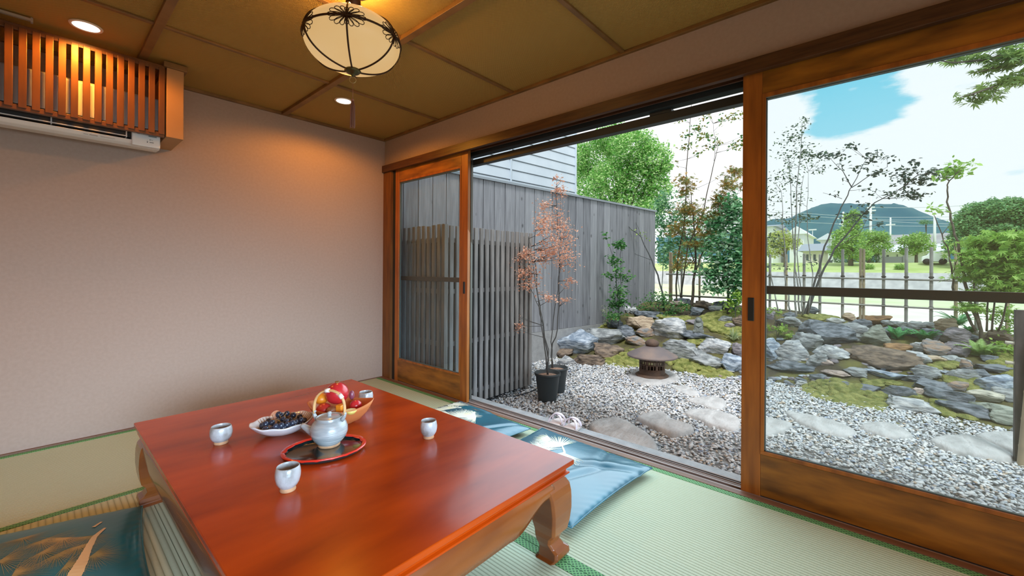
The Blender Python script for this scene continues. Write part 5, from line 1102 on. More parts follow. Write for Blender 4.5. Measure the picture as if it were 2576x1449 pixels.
# potted saplings
def flowerpot(px, py, r, h, label, rimz=None):
    p = G(px, py, ZG); d = (p-CAM)[:2]; d /= np.linalg.norm(d); c = p[:2]+d*r*.72
    e = thing('flower_pot', label, 'flower pot', (c[0], c[1], ZG+.002))
    pm = mat('black_plastic', (.035, .045, .05), .5)
    link('pot_body', MB().lathe([(0, 0), (r*.70, 0), (r*.72, .01), (r*.93, h-.03), (r*.94, h-.028), (r, h-.026), (r*1.01, h), (r*.95, h), (r*.90, h-.04), (0, h-.04)], 40), pm, e)
    link('soil', MB().lathe([(r*.84, h-.060), (r*.84, h-.032), (r*.5, h-.02), (0, h-.022)], 30, wob=lambda t, z: 1+.01*math.sin(5*t)), mat('pot_soil', (.28, .17, .12), .95, col2=(.50, .34, .26), scale=60, bump=1), e)
    return c
c1 = flowerpot(1377, 1014, .128, .275, 'black plastic flower pot on the gravel in front of the slat screen')
c2 = flowerpot(1400, 992, .118, .265, 'second black flower pot half hidden behind the first')
plant('potted_sapling', 'slender salmon-leaved sapling growing in the front flower pot', 'sapling', c1[0], None,
      [([(1377, 948), (1374, 900), (1362, 820), (1352, 740), (1340, 660), (1330, 600)], .008, .002, .0), ([(1379, 948), (1376, 880), (1358, 790), (1350, 690), (1345, 600), (1352, 540)], .008, .002, .08), ([(1377, 948), (1380, 880), (1360, 780), (1330, 720), (1312, 660)], .006, .002, -.08)],
      [(1315, 648, 26, 14, 110), (1330, 690, 26, 18, 110), (1368, 640, 26, 24, 120), (1390, 590, 26, 22, 110), (1350, 720, 28, 14, 60), (1400, 640, 30, 20, 80), (1310, 820, 16, 10, 26), (1300, 798, 8, 8, 8), (1372, 560, 26, 22, 70), (1385, 745, 22, 12, 30)], .026, L_salm, bark_d, dens=2.8, loc=(c1[0], c1[1], ZG+.22))
plant('potted_sapling', 'taller salmon-leaved sapling growing in the rear flower pot', 'sapling', c2[0], None,
      [([(1391, 930), (1388, 880), (1402, 830), (1406, 740), (1408, 640), (1402, 540), (1400, 470)], .008, .002, .0), ([(1389, 930), (1386, 860), (1395, 780), (1404, 700), (1425, 620)], .006, .002, .1)],
      [(1402, 480, 18, 22, 60), (1395, 525, 24, 18, 70), (1410, 570, 24, 20, 90), (1425, 600, 24, 20, 70), (1420, 660, 22, 18, 60), (1430, 700, 18, 14, 30), (1412, 755, 18, 10, 24), (1370, 520, 14, 12, 30), (1405, 450, 8, 14, 14)], .026, L_salm, bark_d, dens=2.8, loc=(c2[0], c2[1], ZG+.22))
def hitx(a, b_): return float(hit(a, b_)[0])
plant('climbing_shrub', 'glossy green climbing shrub against the board fence', 'shrub', 3.9, (1556, 805),
      [([(1556, 808), (1553, 740), (1550, 680), (1540, 640), (1526, 600)], .010, .003, 0), ([(1556, 800), (1562, 720), (1560, 640), (1568, 612)], .007, .003, .05)],
      [(1528, 598, 6, 10, 16), (1545, 620, 18, 10, 50), (1568, 618, 14, 9, 40), (1545, 655, 16, 14, 60), (1562, 690, 20, 16, 80), (1535, 690, 12, 8, 30), (1560, 745, 22, 16, 90), (1540, 765, 18, 18, 90), (1572, 765, 16, 12, 60), (1550, 790, 22, 10, 70)], .055, L_green, dens=1.5)
plant('variegated_plant', 'small cream-variegated plant at the top of the striated rock', 'plant', hitx(1530, 818), (1530, 818), [([(1530, 818), (1528, 795)], .005, .002)], [(1515, 805, 16, 12, 90), (1540, 800, 20, 10, 80), (1525, 790, 14, 8, 50)], .055, L_vari, kind='long')
lf = G(1535, 797, terr(*(hit(1530, 818)[:2]))+.12); ob_ = thing('fallen_leaf', 'single orange fallen leaf caught in the variegated plant', 'leaf', tuple(PX(1533, 799, hitx(1530, 818)-.08)))
V, F = leaf_pts(np.array([[0, 0, 0.0], [.02, 0, .01]]), .07, np.random.RandomState(4), 'oval'); fast_mesh('blade', V, F, mat('orange_leaf', (.85, .20, .04), .5), ob_)
plant('arching_tree', 'thin bare tree arching in front of the board fence', 'tree', 5.0, (1668, 750), [([(1670, 752), (1655, 692), (1640, 655), (1612, 595), (1580, 568), (1535, 548)], .018, .003, -.2), ([(1640, 655), (1600, 640), (1560, 600)], .005, .002), ([(1612, 595), (1600, 560), (1590, 540)], .005, .002)],
      [(1570, 565, 34, 18, 26), (1530, 548, 20, 10, 16), (1620, 600, 24, 20, 20)], .045, L_yg)
plant('red_brown_maple', 'small maple turning orange-brown in front of the bamboo fence', 'tree', 5.15, (1740, 762), [([(1740, 765), (1744, 710), (1750, 640), (1745, 560), (1738, 480)], .028, .005, 0), ([(1745, 700), (1765, 640), (1790, 590), (1815, 540)], .012, .004), ([(1747, 660), (1725, 600), (1715, 540)], .008, .003)],
      [(1738, 462, 26, 14, 70), (1722, 500, 26, 18, 90), (1748, 530, 40, 12, 180), (1795, 545, 30, 10, 140), (1720, 575, 30, 14, 110), (1775, 585, 24, 14, 100), (1742, 620, 34, 8, 110), (1720, 660, 22, 14, 90), (1815, 500, 24, 22, 150), (1840, 470, 26, 20, 130), (1855, 430, 16, 14, 60)], .06, L_oran, bark, kind='maple', dens=1.7)
plant('laurel_shrub', 'dense glossy green shrub beside the door post', 'shrub', 5.0, (1832, 775), [([(1832, 775), (1830, 700), (1835, 620), (1845, 520)], .022, .006, 0), ([(1835, 770), (1855, 700), (1860, 620)], .014, .005)],
      [(1850, 520, 26, 26, 240), (1815, 560, 26, 20, 200), (1855, 580, 26, 26, 260), (1820, 620, 30, 22, 240), (1860, 640, 26, 30, 300), (1800, 665, 30, 18, 260), (1845, 690, 34, 22, 300), (1810, 720, 34, 14, 200), (1860, 735, 26, 20, 240), (1785, 690, 20, 14, 80)], .075, lm('leaf_laurel_glint', (.045, .18, .07), (.10, .34, .13), (.30, .55, .30), (.60, .72, .58)), bark, dens=1.9)  # palest leaf colours stand for gloss highlights
plant('green_thicket', 'loose green thicket outside the end of the board fence', 'shrub', 6.7, (1690, 760), [([(1690, 760), (1685, 690), (1682, 600), (1690, 540)], .018, .006, 0), ([(1712, 760), (1705, 680), (1722, 600)], .012, .005), ([(1665, 750), (1668, 660), (1672, 560)], .012, .005)],
      [(1680, 510, 26, 26, 190), (1672, 560, 24, 24, 220), (1695, 600, 34, 26, 260), (1670, 640, 22, 24, 220), (1715, 550, 26, 18, 140), (1700, 660, 30, 18, 150), (1735, 600, 30, 24, 170), (1770, 640, 34, 26, 170), (1790, 590, 34, 20, 150)], .075, lm('leaf_thicket', (.08, .24, .12), (.16, .38, .18), (.34, .54, .30)), bark_l, dens=1.9)
plant('tall_thin_tree', 'tall thin tree with leaf sprays high against the white sky', 'tree', 5.3, (1702, 748), [([(1702, 750), (1705, 650), (1722, 560), (1726, 470), (1729, 400), (1734, 340), (1740, 250)], .016, .004, 0), ([(1712, 748), (1730, 620), (1768, 540), (1782, 470), (1796, 410), (1806, 370)], .014, .004, .2), ([(1796, 405), (1800, 350), (1788, 290)], .004, .002)],
      [(1712, 292, 18, 8, 34), (1730, 340, 22, 12, 60), (1760, 352, 26, 12, 60), (1730, 368, 16, 8, 34), (1775, 370, 18, 10, 34), (1765, 388, 14, 8, 18), (1808, 290, 24, 9, 60), (1815, 308, 8, 14, 18), (1850, 295, 16, 12, 30), (1835, 366, 28, 9, 60), (1865, 352, 12, 8, 22), (1700, 410, 10, 6, 12), (1755, 322, 10, 8, 14), (1808, 365, 10, 10, 16)], .055, L_mix, bark)
plant('low_shrub', 'low small-leaved green shrub on the mound above the tan rock', 'shrub', 4.9, (1660, 785), [([(1660, 786), (1655, 760)], .008, .003), ([(1680, 790), (1690, 765)], .006, .003)],
      [(1640, 760, 22, 14, 230), (1665, 745, 20, 12, 180), (1675, 770, 24, 14, 260), (1700, 790, 22, 10, 180), (1625, 775, 16, 10, 110), (1720, 770, 12, 12, 80)], .038, L_green)
plant('low_shrub', 'light green seedling shrub below the laurel by the door post', 'shrub', 4.7, (1850, 790), [([(1850, 792), (1845, 765)], .006, .003)], [(1845, 765, 22, 14, 150), (1862, 745, 14, 14, 90)], .05, L_yg)
def blades(name, label, cat, px, py, n, L, mt, w=.006, droop=.6, ground=None, up=.9):
    p = ground if ground is not None else hit(px, py); rg = np.random.RandomState(px); mb = MB()
    e = thing(name, label, cat, tuple(p))
    for i in range(n):
        a = rg.rand()*6.28; l = L*rg.uniform(.6, 1.1); sp_ = rg.uniform(.25, 1.0); pts = []
        for k in range(6):
            q = k/5; r = l*q*sp_*.8; z = l*(q*up-droop*sp_*q*q); ww = w*(1-q**2)*1.0+.0005; pts.append(((r*math.cos(a)-ww*math.sin(a), r*math.sin(a)+ww*math.cos(a), z), (r*math.cos(a)+ww*math.sin(a), r*math.sin(a)-ww*math.cos(a), z)))
        vv = [v for pr_ in pts for v in pr_]; mb.add(vv, [(2*k, 2*k+1, 2*k+3, 2*k+2) for k in range(5)])
    link('blades', mb, mt, e); return e
blades('sedge_tuft', 'arching variegated grass tuft beside the door post', 'grass', 1845, 858, 70, .26, L_vari, .006, .75)
def fern(px, py, label, n, L, mt, p=None):
    p = hit(px, py) if p is None else p; rg = np.random.RandomState(px); Vs = []; Fs = []; o = 0; e = thing('fern', label, 'fern', tuple(p)); st = MB()
    for i in range(n):
        a = rg.rand()*6.28; l = L*rg.uniform(.7, 1.1); sp_ = rg.uniform(.5, .95); pts = [np.array([l*q*sp_*math.cos(a), l*q*sp_*math.sin(a), l*(q*.95-.75*sp_*q*q)]) for q in np.linspace(0, 1, 9)]
        st.tube(pts, .0018, 4)
        for k in range(1, 9):
            d = pts[k]-pts[k-1]; d /= np.linalg.norm(d); s = np.cross(d, [0, 0, 1]); s /= np.linalg.norm(s); w = l*.26*(1-(k/8.6)**1.4)+.006
            for f in (0, .5):
                b0 = pts[k-1]+(pts[k]-pts[k-1])*f
                for sg in (1, -1):
                    tip = b0+s*sg*w+d*w*.35-np.array([0, 0, w*.15]); h_ = d*.008
                    Vs += [b0-h_, b0+h_*1.4, tip]; Fs.append((o, o+1, o+2)); o += 3
    fast_mesh('fronds', np.array(Vs), np.array(Fs), mt, e); link('frond_stems', st, mt, e)
fern(2258, 852, 'bright green fern in front of the curb stones, left of two', 18, .26, L_fern)
fern(2328, 856, 'bright green fern behind the pale slab, right of two', 18, .28, L_fern)
fern(2410, 818, 'upright green fern beside the tan-brown boulder', 10, .34, L_fern)
fern(2440, 836, 'low green groundcover fern right of the square grey block', 14, .14, L_fern)
fern(2465, 895, 'large pale yellow-green feathery fern above the mid slope', 26, .30, lm('leaf_pale_fern', (.26, .46, .12), (.40, .60, .20), (.50, .68, .28)))
plant('groundcover', 'pale green small-leaved groundcover right of the large fern', 'plant', hitx(2525, 890), (2525, 890), [([(2525, 890), (2522, 870)], .004, .002)], [(2500, 885, 24, 9, 160), (2540, 880, 20, 12, 160), (2510, 868, 20, 8, 90)], .035, L_yg)
plant('low_shrub', 'small round-leaved shrub with yellowish leaves at the bamboo gate post', 'shrub', hitx(2535, 850), (2535, 850), [([(2535, 850), (2530, 810)], .006, .002), ([(2535, 850), (2545, 815)], .005, .002)], [(2535, 815, 24, 18, 190), (2510, 800, 18, 12, 100), (2550, 785, 18, 20, 130), (2500, 780, 12, 12, 60)], .04, L_maple)
# trees seen through the wide door
plant('multi_stem_tree', 'tall clump of pale thin stems with a dark leafy top at the door post', 'tree', 5.3, (2000, 792),
      [([(2003, 792), (1998, 700), (2000, 600), (2004, 500), (2010, 420), (2018, 310)], .014, .004, 0), ([(1990, 792), (1978, 720), (1974, 620), (1968, 560), (1965, 480)], .012, .003, .1), ([(2012, 790), (2005, 700), (1996, 620), (1990, 500), (1985, 400)], .012, .003, .2), ([(2020, 792), (2014, 720), (2005, 640), (2012, 520), (2022, 440)], .010, .003, -.1), ([(2034, 790), (2045, 690), (2032, 600), (2030, 520), (2034, 430)], .009, .002, .1), ([(1960, 792), (1945, 720), (1935, 650), (1930, 600)], .010, .003, .1)],
      [(2020, 310, 14, 22, 40), (1998, 345, 30, 22, 110), (2010, 390, 34, 24, 150), (2040, 400, 22, 20, 60), (1985, 420, 20, 22, 60), (2020, 440, 28, 20, 90), (1955, 450, 20, 20, 36), (2000, 500, 28, 18, 60), (1945, 500, 18, 14, 40), (1960, 545, 26, 16, 60), (2030, 555, 30, 14, 80), (1990, 560, 26, 12, 50), (1935, 530, 12, 20, 30), (1970, 600, 30, 14, 60), (2010, 480, 30, 24, 40), (2030, 660, 18, 20, 40), (1940, 610, 16, 12, 40), (1950, 670, 20, 10, 40)], .042, lm('leaf_tall', (.03, .07, .05), (.07, .14, .09), (.16, .26, .12)), bark_l)
plant('slanting_tree', 'slanting dark-stemmed tree forking into two crowns over the fence', 'tree', 5.35, (2028, 790),
      [([(2024, 792), (2052, 700), (2074, 620), (2098, 560), (2128, 500), (2142, 470), (2180, 400)], .016, .003, 0), ([(2030, 792), (2062, 700), (2100, 625), (2150, 565), (2200, 510), (2260, 478)], .017, .004, .15), ([(2142, 470), (2120, 430), (2090, 400)], .007, .002), ([(2142, 472), (2190, 440), (2232, 420)], .006, .002), ([(2118, 500), (2070, 485)], .004, .002), ([(2260, 478), (2310, 440), (2360, 425)], .008, .003), ([(2100, 625), (2160, 590), (2190, 540)], .005, .002)],
      [(2090, 393, 20, 12, 46), (2120, 385, 20, 12, 44), (2150, 370, 16, 12, 36), (2180, 400, 18, 16, 40), (2205, 395, 22, 10, 30), (2160, 420, 20, 14, 34), (2225, 430, 24, 8, 50), (2130, 440, 16, 16, 24), (2185, 480, 16, 8, 20), (2100, 490, 10, 6, 12), (2290, 440, 24, 22, 120), (2270, 480, 36, 12, 110), (2330, 450, 30, 16, 130), (2350, 430, 24, 12, 60), (2300, 420, 10, 12, 24), (2150, 560, 30, 16, 60), (2190, 530, 24, 14, 50), (2205, 560, 8, 10, 14), (2310, 480, 20, 10, 40)], .05, lm('leaf_slant', (.02, .05, .05), (.04, .09, .07), (.10, .16, .10)), bark_d)
plant('crooked_tree', 'crooked double-stemmed tree with a yellow-green tuft at its top', 'tree', 5.0, (2462, 832),
      [([(2468, 832), (2440, 760), (2425, 690), (2412, 630), (2398, 570), (2386, 520), (2383, 480), (2388, 455)], .018, .006, 0), ([(2455, 832), (2425, 775), (2400, 740), (2395, 690), (2388, 640), (2370, 590), (2352, 545)], .014, .004, .1), ([(2395, 690), (2410, 650), (2400, 610)], .006, .003), ([(2370, 590), (2392, 565)], .005, .002), ([(2388, 455), (2370, 440)], .006, .002), ([(2388, 455), (2410, 435)], .006, .002)],
      [(2375, 440, 22, 12, 80), (2405, 430, 24, 10, 80), (2390, 415, 30, 10, 40), (2430, 425, 20, 8, 20), (2355, 530, 14, 12, 26)], .055, L_maple, bark)
plant('green_maple', 'bright green maple bush filling the view at the picture edge', 'tree', 5.0, (2495, 832),
      [([(2470, 834), (2452, 760), (2448, 690), (2456, 620)], .010, .003, 0), ([(2482, 834), (2485, 760), (2490, 700), (2510, 650)], .010, .003, .1), ([(2495, 834), (2502, 760), (2515, 690), (2530, 640)], .010, .003, .2), ([(2510, 834), (2530, 770), (2545, 700), (2560, 650)], .010, .003, -.1)],
      [(2480, 610, 40, 8, 320), (2530, 600, 44, 10, 380), (2460, 640, 34, 12, 260), (2510, 650, 44, 16, 420), (2560, 650, 34, 20, 340), (2470, 690, 34, 16, 300), (2530, 700, 44, 20, 400), (2570, 720, 30, 20, 260), (2450, 665, 24, 14, 140), (2500, 735, 30, 12, 120), (2480, 780, 30, 12, 70)], .065, L_maple, bark, kind='maple', dens=1.4)
plant('seedling', 'light green seedling among the rocks at the door stile', 'seedling', hitx(1960, 850), (1955, 848), [([(1955, 848), (1950, 800), (1955, 780)], .004, .002), ([(1957, 846), (1972, 800), (1980, 790)], .004, .002)], [(1950, 790, 18, 12, 40), (1975, 830, 18, 10, 60), (1950, 820, 16, 10, 50), (1980, 840, 14, 8, 50)], .05, L_yg)
# overhanging maple boughs of a tree that stands outside the right edge of the picture
tr_base = np.array([2.7, -6.0, ZG])
omb = thing('overhanging_maple', 'maple boughs reaching in from the top right against the sky', 'tree', tuple(tr_base)); sp = MB(); LV = []; LF = []; o = 0; rgm = np.random.RandomState(77)
sp.tube([tr_base, tr_base+[.05, .05, 1.2], tr_base+[0, .12, 2.2], tr_base+[.05, .2, 3.0]], [.07, .06, .05, .035], 10)
for path, cl in (([(2760, 60), (2640, 110), (2560, 135), (2480, 150), (2400, 158), (2345, 150)], [(2560, 135, 30, 16, 110), (2510, 150, 24, 10, 80), (2470, 140, 22, 14, 50), (2430, 148, 22, 8, 50), (2390, 150, 18, 8, 40), (2350, 148, 14, 6, 24), (2540, 115, 20, 10, 40), (2600, 140, 40, 20, 120)]),
                 ([(2700, 100), (2600, 150), (2540, 160), (2500, 172), (2455, 182)], [(2500, 170, 18, 6, 44), (2462, 180, 14, 5, 30), (2530, 165, 16, 8, 40)]),
                 ([(2720, 150), (2640, 180), (2570, 195), (2510, 215), (2450, 235), (2415, 245)], [(2560, 200, 22, 12, 80), (2520, 205, 22, 9, 60), (2480, 225, 20, 9, 50), (2440, 238, 18, 6, 34), (2450, 258, 18, 5, 22), (2500, 240, 20, 6, 30), (2600, 190, 30, 16, 80)])):
    P = [PX(a, b_, 2.6-.1*i) for i, (a, b_) in enumerate(path)]; P.insert(0, tr_base+np.array([.03, .16, 2.7])); sp.tube(P, list(np.linspace(.022, .002, len(P))), 6)
    for a, b_, ra, rb, cnt in cl:
        cnt = int(cnt*.5); c = PX(a, b_, 2.3); dz = depth(c); C1 = c+rgm.normal(size=(cnt, 3))*np.array([ra, ra, rb])/FPX*dz*.62; V, F = leaf_pts(C1, .055, rgm, 'maple'); LV.append(V); LF.append(F+o); o += len(V)
        for q in C1[::8]: sp.tube([P[min(range(len(P)), key=lambda i: np.linalg.norm(P[i]-q))], q], [.002, .0012], 4, cap=False)
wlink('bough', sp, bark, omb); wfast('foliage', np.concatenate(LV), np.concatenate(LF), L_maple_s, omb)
# ---------------------------------------------------------------- bamboo fence
bam = mat('bamboo', (.50, .40, .26), .5, col2=(.34, .28, .20), scale=4, stretch=(1, 1, .4)); bam_g = mat('bamboo_grey', (.40, .39, .36), .6, col2=(.28, .27, .25), scale=5); twine = mat('black_twine', (.03, .025, .02), .9)
fx = 5.9; bfn = thing('bamboo_fence', 'open lattice bamboo fence along the crest of the mound', 'fence', (fx, -2.2, .2))
def bamboo(a, b_, r, mb=None):
    a, b_ = np.array(a, float), np.array(b_, float); L = np.linalg.norm(b_-a); n = max(2, int(L/.16)); pts = []; rs = []
    for i in range(n):
        for f, k in ((0, 1.10), (.06, 1.0), (.94, 1.0)): pts.append(a+(b_-a)*(i+f)/n); rs.append(r*k)
    pts.append(b_); rs.append(r); return (mb or MB()).tube(pts, rs, 9)
for i, (u_, vt) in enumerate(((1685, 634), (1715, 640), (1760, 640), (1937, 640), (1978, 640), (2023, 638), (2063, 640), (2120, 627), (2165, 625), (2223, 627), (2280, 623), (2343, 622), (2405, 620), (2457, 622), (2535, 617), (2600, 612))):
    p = PX(u_, 680, fx); zt_ = PX(u_, vt, fx)[2]; dbl = i in (0, 8)
    mb = bamboo((fx, p[1], -.05), (fx, p[1], zt_), .017 if dbl else .019)
    if dbl: bamboo((fx, p[1]-.036, -.05), (fx, p[1]-.036, zt_-.01), .017, mb)
    wlink('post', mb, bam if i in (0, 2, 4, 8, 12, 14) else bam_g, bfn)
    tw_ = MB()
    for z in (.93, .52):
        for dz in (-.012, 0, .012): tw_.tube([(fx+.03*math.cos(a), p[1]+.026*math.sin(a)-.018*dbl, z+dz*math.cos(a)) for a in np.linspace(0, 6.28, 9)], .003, 4)
    wlink('twine_tie', tw_, twine, bfn)
for z, za, zb in ((0, .93, .875), (1, .535, .50)):
    wlink('rail', bamboo((fx-.028, -.35, za), (fx-.028, -5.6, zb), .013), bam_g, bfn)
# short bamboo fence end with a charred post at the picture edge
bg_ = thing('bamboo_gate_end', 'short bamboo fence end with a dark square post at the picture edge', 'fence', (1.95, -4.2, ZG))
xg = 2.35
p1 = PX(2561, 800, xg); zt_ = PX(2561, 779, xg)[2]; wlink('square_post', MB().box(xg-.05, xg+.0, p1[1]-.065, p1[1]+.02, ZG-.1, zt_), mat('charred_post', (.10, .085, .085), .8, col2=(.05, .045, .045), scale=8, stretch=(4, 4, 1)), bg_, bevel=.003)
pb = PX(2560, 1020, xg-.08); wlink('bamboo_post', bamboo((xg-.08, pb[1]-.015, ZG-.05), (xg-.08, pb[1]-.07, zt_-.18), .022), bam, bg_)
for v_ in (862, 912):
    q = PX(2540, v_, xg-.03); wlink('rail', bamboo((xg-.03, q[1]+.02, q[2]), (xg-.03, q[1]-1.2, q[2]-.01), .011), mat('pale_bamboo', (.66, .62, .52), .5), bg_)
    tq = MB(); [tq.tube([(xg-.06+.045*math.cos(a), p1[1]-.05+.02*math.sin(a), q[2]+dz) for a in np.linspace(0, 6.28, 9)], .003, 4) for dz in (-.01, 0, .01)]; wlink('twine_tie', tq, twine, bg_)
# ---------------------------------------------------------------- iron lantern
ironr = mat('rusty_iron', (.10, .07, .055), .75, col2=(.17, .10, .065), scale=7, bump=.3, bscale=60); iron_roof = mat('lantern_roof_iron', (.17, .145, .15), .6, col2=(.27, .20, .17), scale=4, bump=.15, bscale=40)
lc = G(1640, 944, ZG+.035); lz = float(lc[2]); k = depth(lc)/FPX
ln_ = thing('iron_lantern', 'low iron garden lantern with a wide round hat roof and lattice fire box', 'lantern', (lc[0], lc[1], lz))
Rr = 61*k; 
def zz(v): return 1+(CYP-v)*k-lz   # height of a photograph row at the lantern's distance
link('roof', MB().lathe([(0, zz(866)), (.26*Rr, zz(867)), (.45*Rr, zz(872)), (.75*Rr, zz(881)), (.97*Rr, zz(888)), (Rr, zz(890)), (.98*Rr, zz(893)), (.7*Rr, zz(891)), (.5*Rr, zz(888)), (0, zz(888))], 64), iron_roof, ln_)
link('finial', MB().lathe([(.20*Rr, zz(868)), (.27*Rr, zz(864)), (.28*Rr, zz(858)), (.20*Rr, zz(853)), (.07*Rr, zz(850)), (0, zz(849))], 36), ironr, ln_)
rb_ = 31*k; z0, z1 = zz(938), zz(894); fbx = MB()
def ring(r, za, zb_, th=.008, mb=None, n=48): return (mb or MB()).lathe([(r, za), (r, zb_), (r-th, zb_), (r-th, za), (r, za)], n)
hgt_ = z1-z0; ring(rb_, z0, z0+hgt_*.36, mb=fbx); ring(rb_, z1-.010, z1+.0, mb=fbx); hgt_ = z1-z0
for q in (.58, .78): ring(rb_, z0+hgt_*q, z0+hgt_*q+.014, mb=fbx)
for i in range(24):
    a = 2*PI*i/24; wd = .010 if i % 3 else .030; zb2 = z1
    c, s = math.cos(a), math.sin(a); fbx.beam((rb_*c-.004*c, rb_*s-.004*s, z0+.02), (rb_*c-.004*c, rb_*s-.004*s, zb2), wd, .006, up=(c, s, 0))
for i in range(0, 12, 1):
    a = 2*PI*(i+.5)/12
    for zq in (.72, .82):
        if i % 2: fbx.tube([((rb_-.003)*math.cos(a+da), (rb_-.003)*math.sin(a+da), z0+hgt_*zq) for da in (-.2, -.1, 0, .1, .2)], .003, 5)
link('fire_box', fbx, ironr, ln_)
link('base_ring', MB().lathe([(rb_*.6, zz(944)), (rb_*1.26, zz(942)), (rb_*1.30, zz(939)), (rb_*1.15, zz(936)), (rb_*1.0, zz(934)), (rb_*.6, zz(936))], 48), ironr, ln_)
for i in range(3):
    a = i*2*PI/3+.9; link('foot', MB().tube([(rb_*.8*math.cos(a), rb_*.8*math.sin(a), zz(941)), (rb_*.95*math.cos(a), rb_*.95*math.sin(a), .012), (rb_*1.0*math.cos(a), rb_*1.0*math.sin(a), -.004)], [.02, .016, .02], 8), ironr, ln_)
# ---------------------------------------------------------------- stone statue
stone = mat('carved_stone', (.27, .30, .28), .85, col2=(.18, .20, .19), scale=14, bump=.5, bscale=60)
sp_ = PX(1757, 833, float(hit(1748, 859)[0])+.10); ks = depth(sp_)/FPX
st = thing('stone_statue', 'little grey stone figure with a rounded hood standing on a dark rock', 'statue', tuple(sp_), math.atan2(CAM[1]-sp_[1], CAM[0]-sp_[0])+PI/2)
hh = 36*ks; ww = 11*ks
n = 20; out = [(-ww, 0), (-ww*.96, hh*.6)]+[(ww*.80*math.cos(PI-PI*i/n), hh*.70+hh*.30*math.sin(PI*i/n)) for i in range(n+1)]+[(ww*.96, hh*.6), (ww, 0)]
vs = [(x, -.012, z) for x, z in out]+[(x*.92, .035, z*.98) for x, z in out]; m = len(out)
link('hood_back', MB().add(vs, [tuple(range(m)), tuple(range(2*m-1, m-1, -1))]+[(i, m+i, m+(i+1) % m, (i+1) % m) for i in range(m)]), stone, st, bevel=.004)
link('robe', MB().lathe([(ww*.95, 0), (ww*.92, hh*.12), (ww*.80, hh*.40), (ww*.62, hh*.55), (ww*.40, hh*.62), (0, hh*.63)], 24, sy=.62, c=(0, -.014, 0)), stone, st)
link('head', MB().ball((0, -.020, hh*.76), hh*.155, 18, 12, (1, .9, 1.08)).ball((0, -.020-hh*.145, hh*.75), hh*.022, 8, 6), stone, st)
link('joined_hands', MB().tube([(-ww*.55, -.03, hh*.42), (0, -.055, hh*.34), (ww*.55, -.03, hh*.42)], [ww*.20, ww*.16, ww*.20], 10), stone, st)
link('plinth', MB().box(-ww*1.15, ww*1.15, -.045, .045, -.02, hh*.08), stone, st, bevel=.006)
# ---------------------------------------------------------------- sandals on the ledge
sol = mat('sandal_sole', (.62, .55, .52), .6); strap_m = mat('sandal_strap', (.74, .64, .70), .55)
def sandal(y, x, rz, label):
    e = thing('sandal', label, 'sandal', (x, y, -.075), rz)
    o = []; n = 40
    for i in range(n):
        a = 2*PI*i/n; o.append((.122*math.cos(a), .047*math.sin(a)*(1+.18*math.cos(a))-.004*math.cos(a)))
    link('sole', MB().prism(o, 0, .018), sol, e, bevel=.003)
    link('footbed', MB().prism([(a*.93, b_*.90) for a, b_ in o], .0181, .021), mat('footbed', (.68, .58, .54), .7), e)
    for sg in (1, -1):
        mbs = MB(); pts = []
        for i in range(13):
            q = i/12; a = PI*q; pts.append((.0+.075*q if sg > 0 else .075-.075*q, -.046*math.cos(a), .018+(.052 if sg > 0 else .058)*math.sin(a)))
        w = .013; vv = []
        for x0, y0, z0_ in pts:
            nl = math.hypot(y0, (z0_-.018)*.9)+1e-6; ny, nz_ = y0/nl*.003, (z0_-.018)/nl*.003
            vv += [(x0-w, y0, z0_), (x0+w, y0, z0_), (x0+w, y0+ny, z0_+nz_), (x0-w, y0+ny, z0_+nz_)]
        mbs.add(vv, [(4*i+k, 4*i+(k+1) % 4, 4*i+4+(k+1) % 4, 4*i+4+k) for i in range(12) for k in range(4)]+[(3, 2, 1, 0), (48, 49, 50, 51)], False)
        link('strap', mbs, strap_m, e)
    return e
sandal(-1.785, .235, math.radians(14), 'pink-strapped sandal outside the sill, the farther of the pair')
sandal(-1.905, .235, math.radians(6), 'pink-strapped sandal outside the sill, the nearer of the pair')
# ---------------------------------------------------------------- beyond the fence
def quadm(pts): return MB().add(pts, [tuple(range(len(pts)))])
sand_m = mat('sunlit_sand', (.86, .84, .76), .95, col2=(.74, .78, .62), scale=.6); grass_m = mat('river_grass', (.56, .66, .36), .95, col2=(.70, .74, .52), scale=.35, contrast=(.3, .7))  # sand and grass colours raised in place of bright sunlight
struct('ground_riverside', quadm([(6.02, -60, -.6), (30, -60, -.6), (30, 60, -.6), (6.02, 60, -.6)]), sand_m)
struct('ground_drop', MB().box(5.98, 6.04, -8, 2, -.62, .12), conc)
gm = MB(); struct('ground_grass_strip', quadm([(24, -90, -.57), (46.5, -90, -.57), (46.5, 90, -.57), (24, 90, -.57)]), grass_m)
wall_m = mat('river_wall_stone', (.56, .55, .56), .9, col2=(.40, .40, .41), scale=1.6, bump=.4, contrast=(.35, .65))
struct('wall_river', quadm([(46, -120, -.6), (47.2, -120, .93), (47.2, 120, .93), (46, 120, -.6)][::-1]), wall_m)
bank_m = mat('bank_grass', (.42, .55, .16), .95, col2=(.58, .66, .30), scale=.5)
struct('ground_far_bank', MB().add([(47.2, -120, .93), (54, -120, 1.9), (90, -200, 2.6), (90, 260, 2.6), (54, 120, 1.9), (47.2, 120, .93)], [(0, 1, 4, 5), (1, 2, 3, 4)]), bank_m)
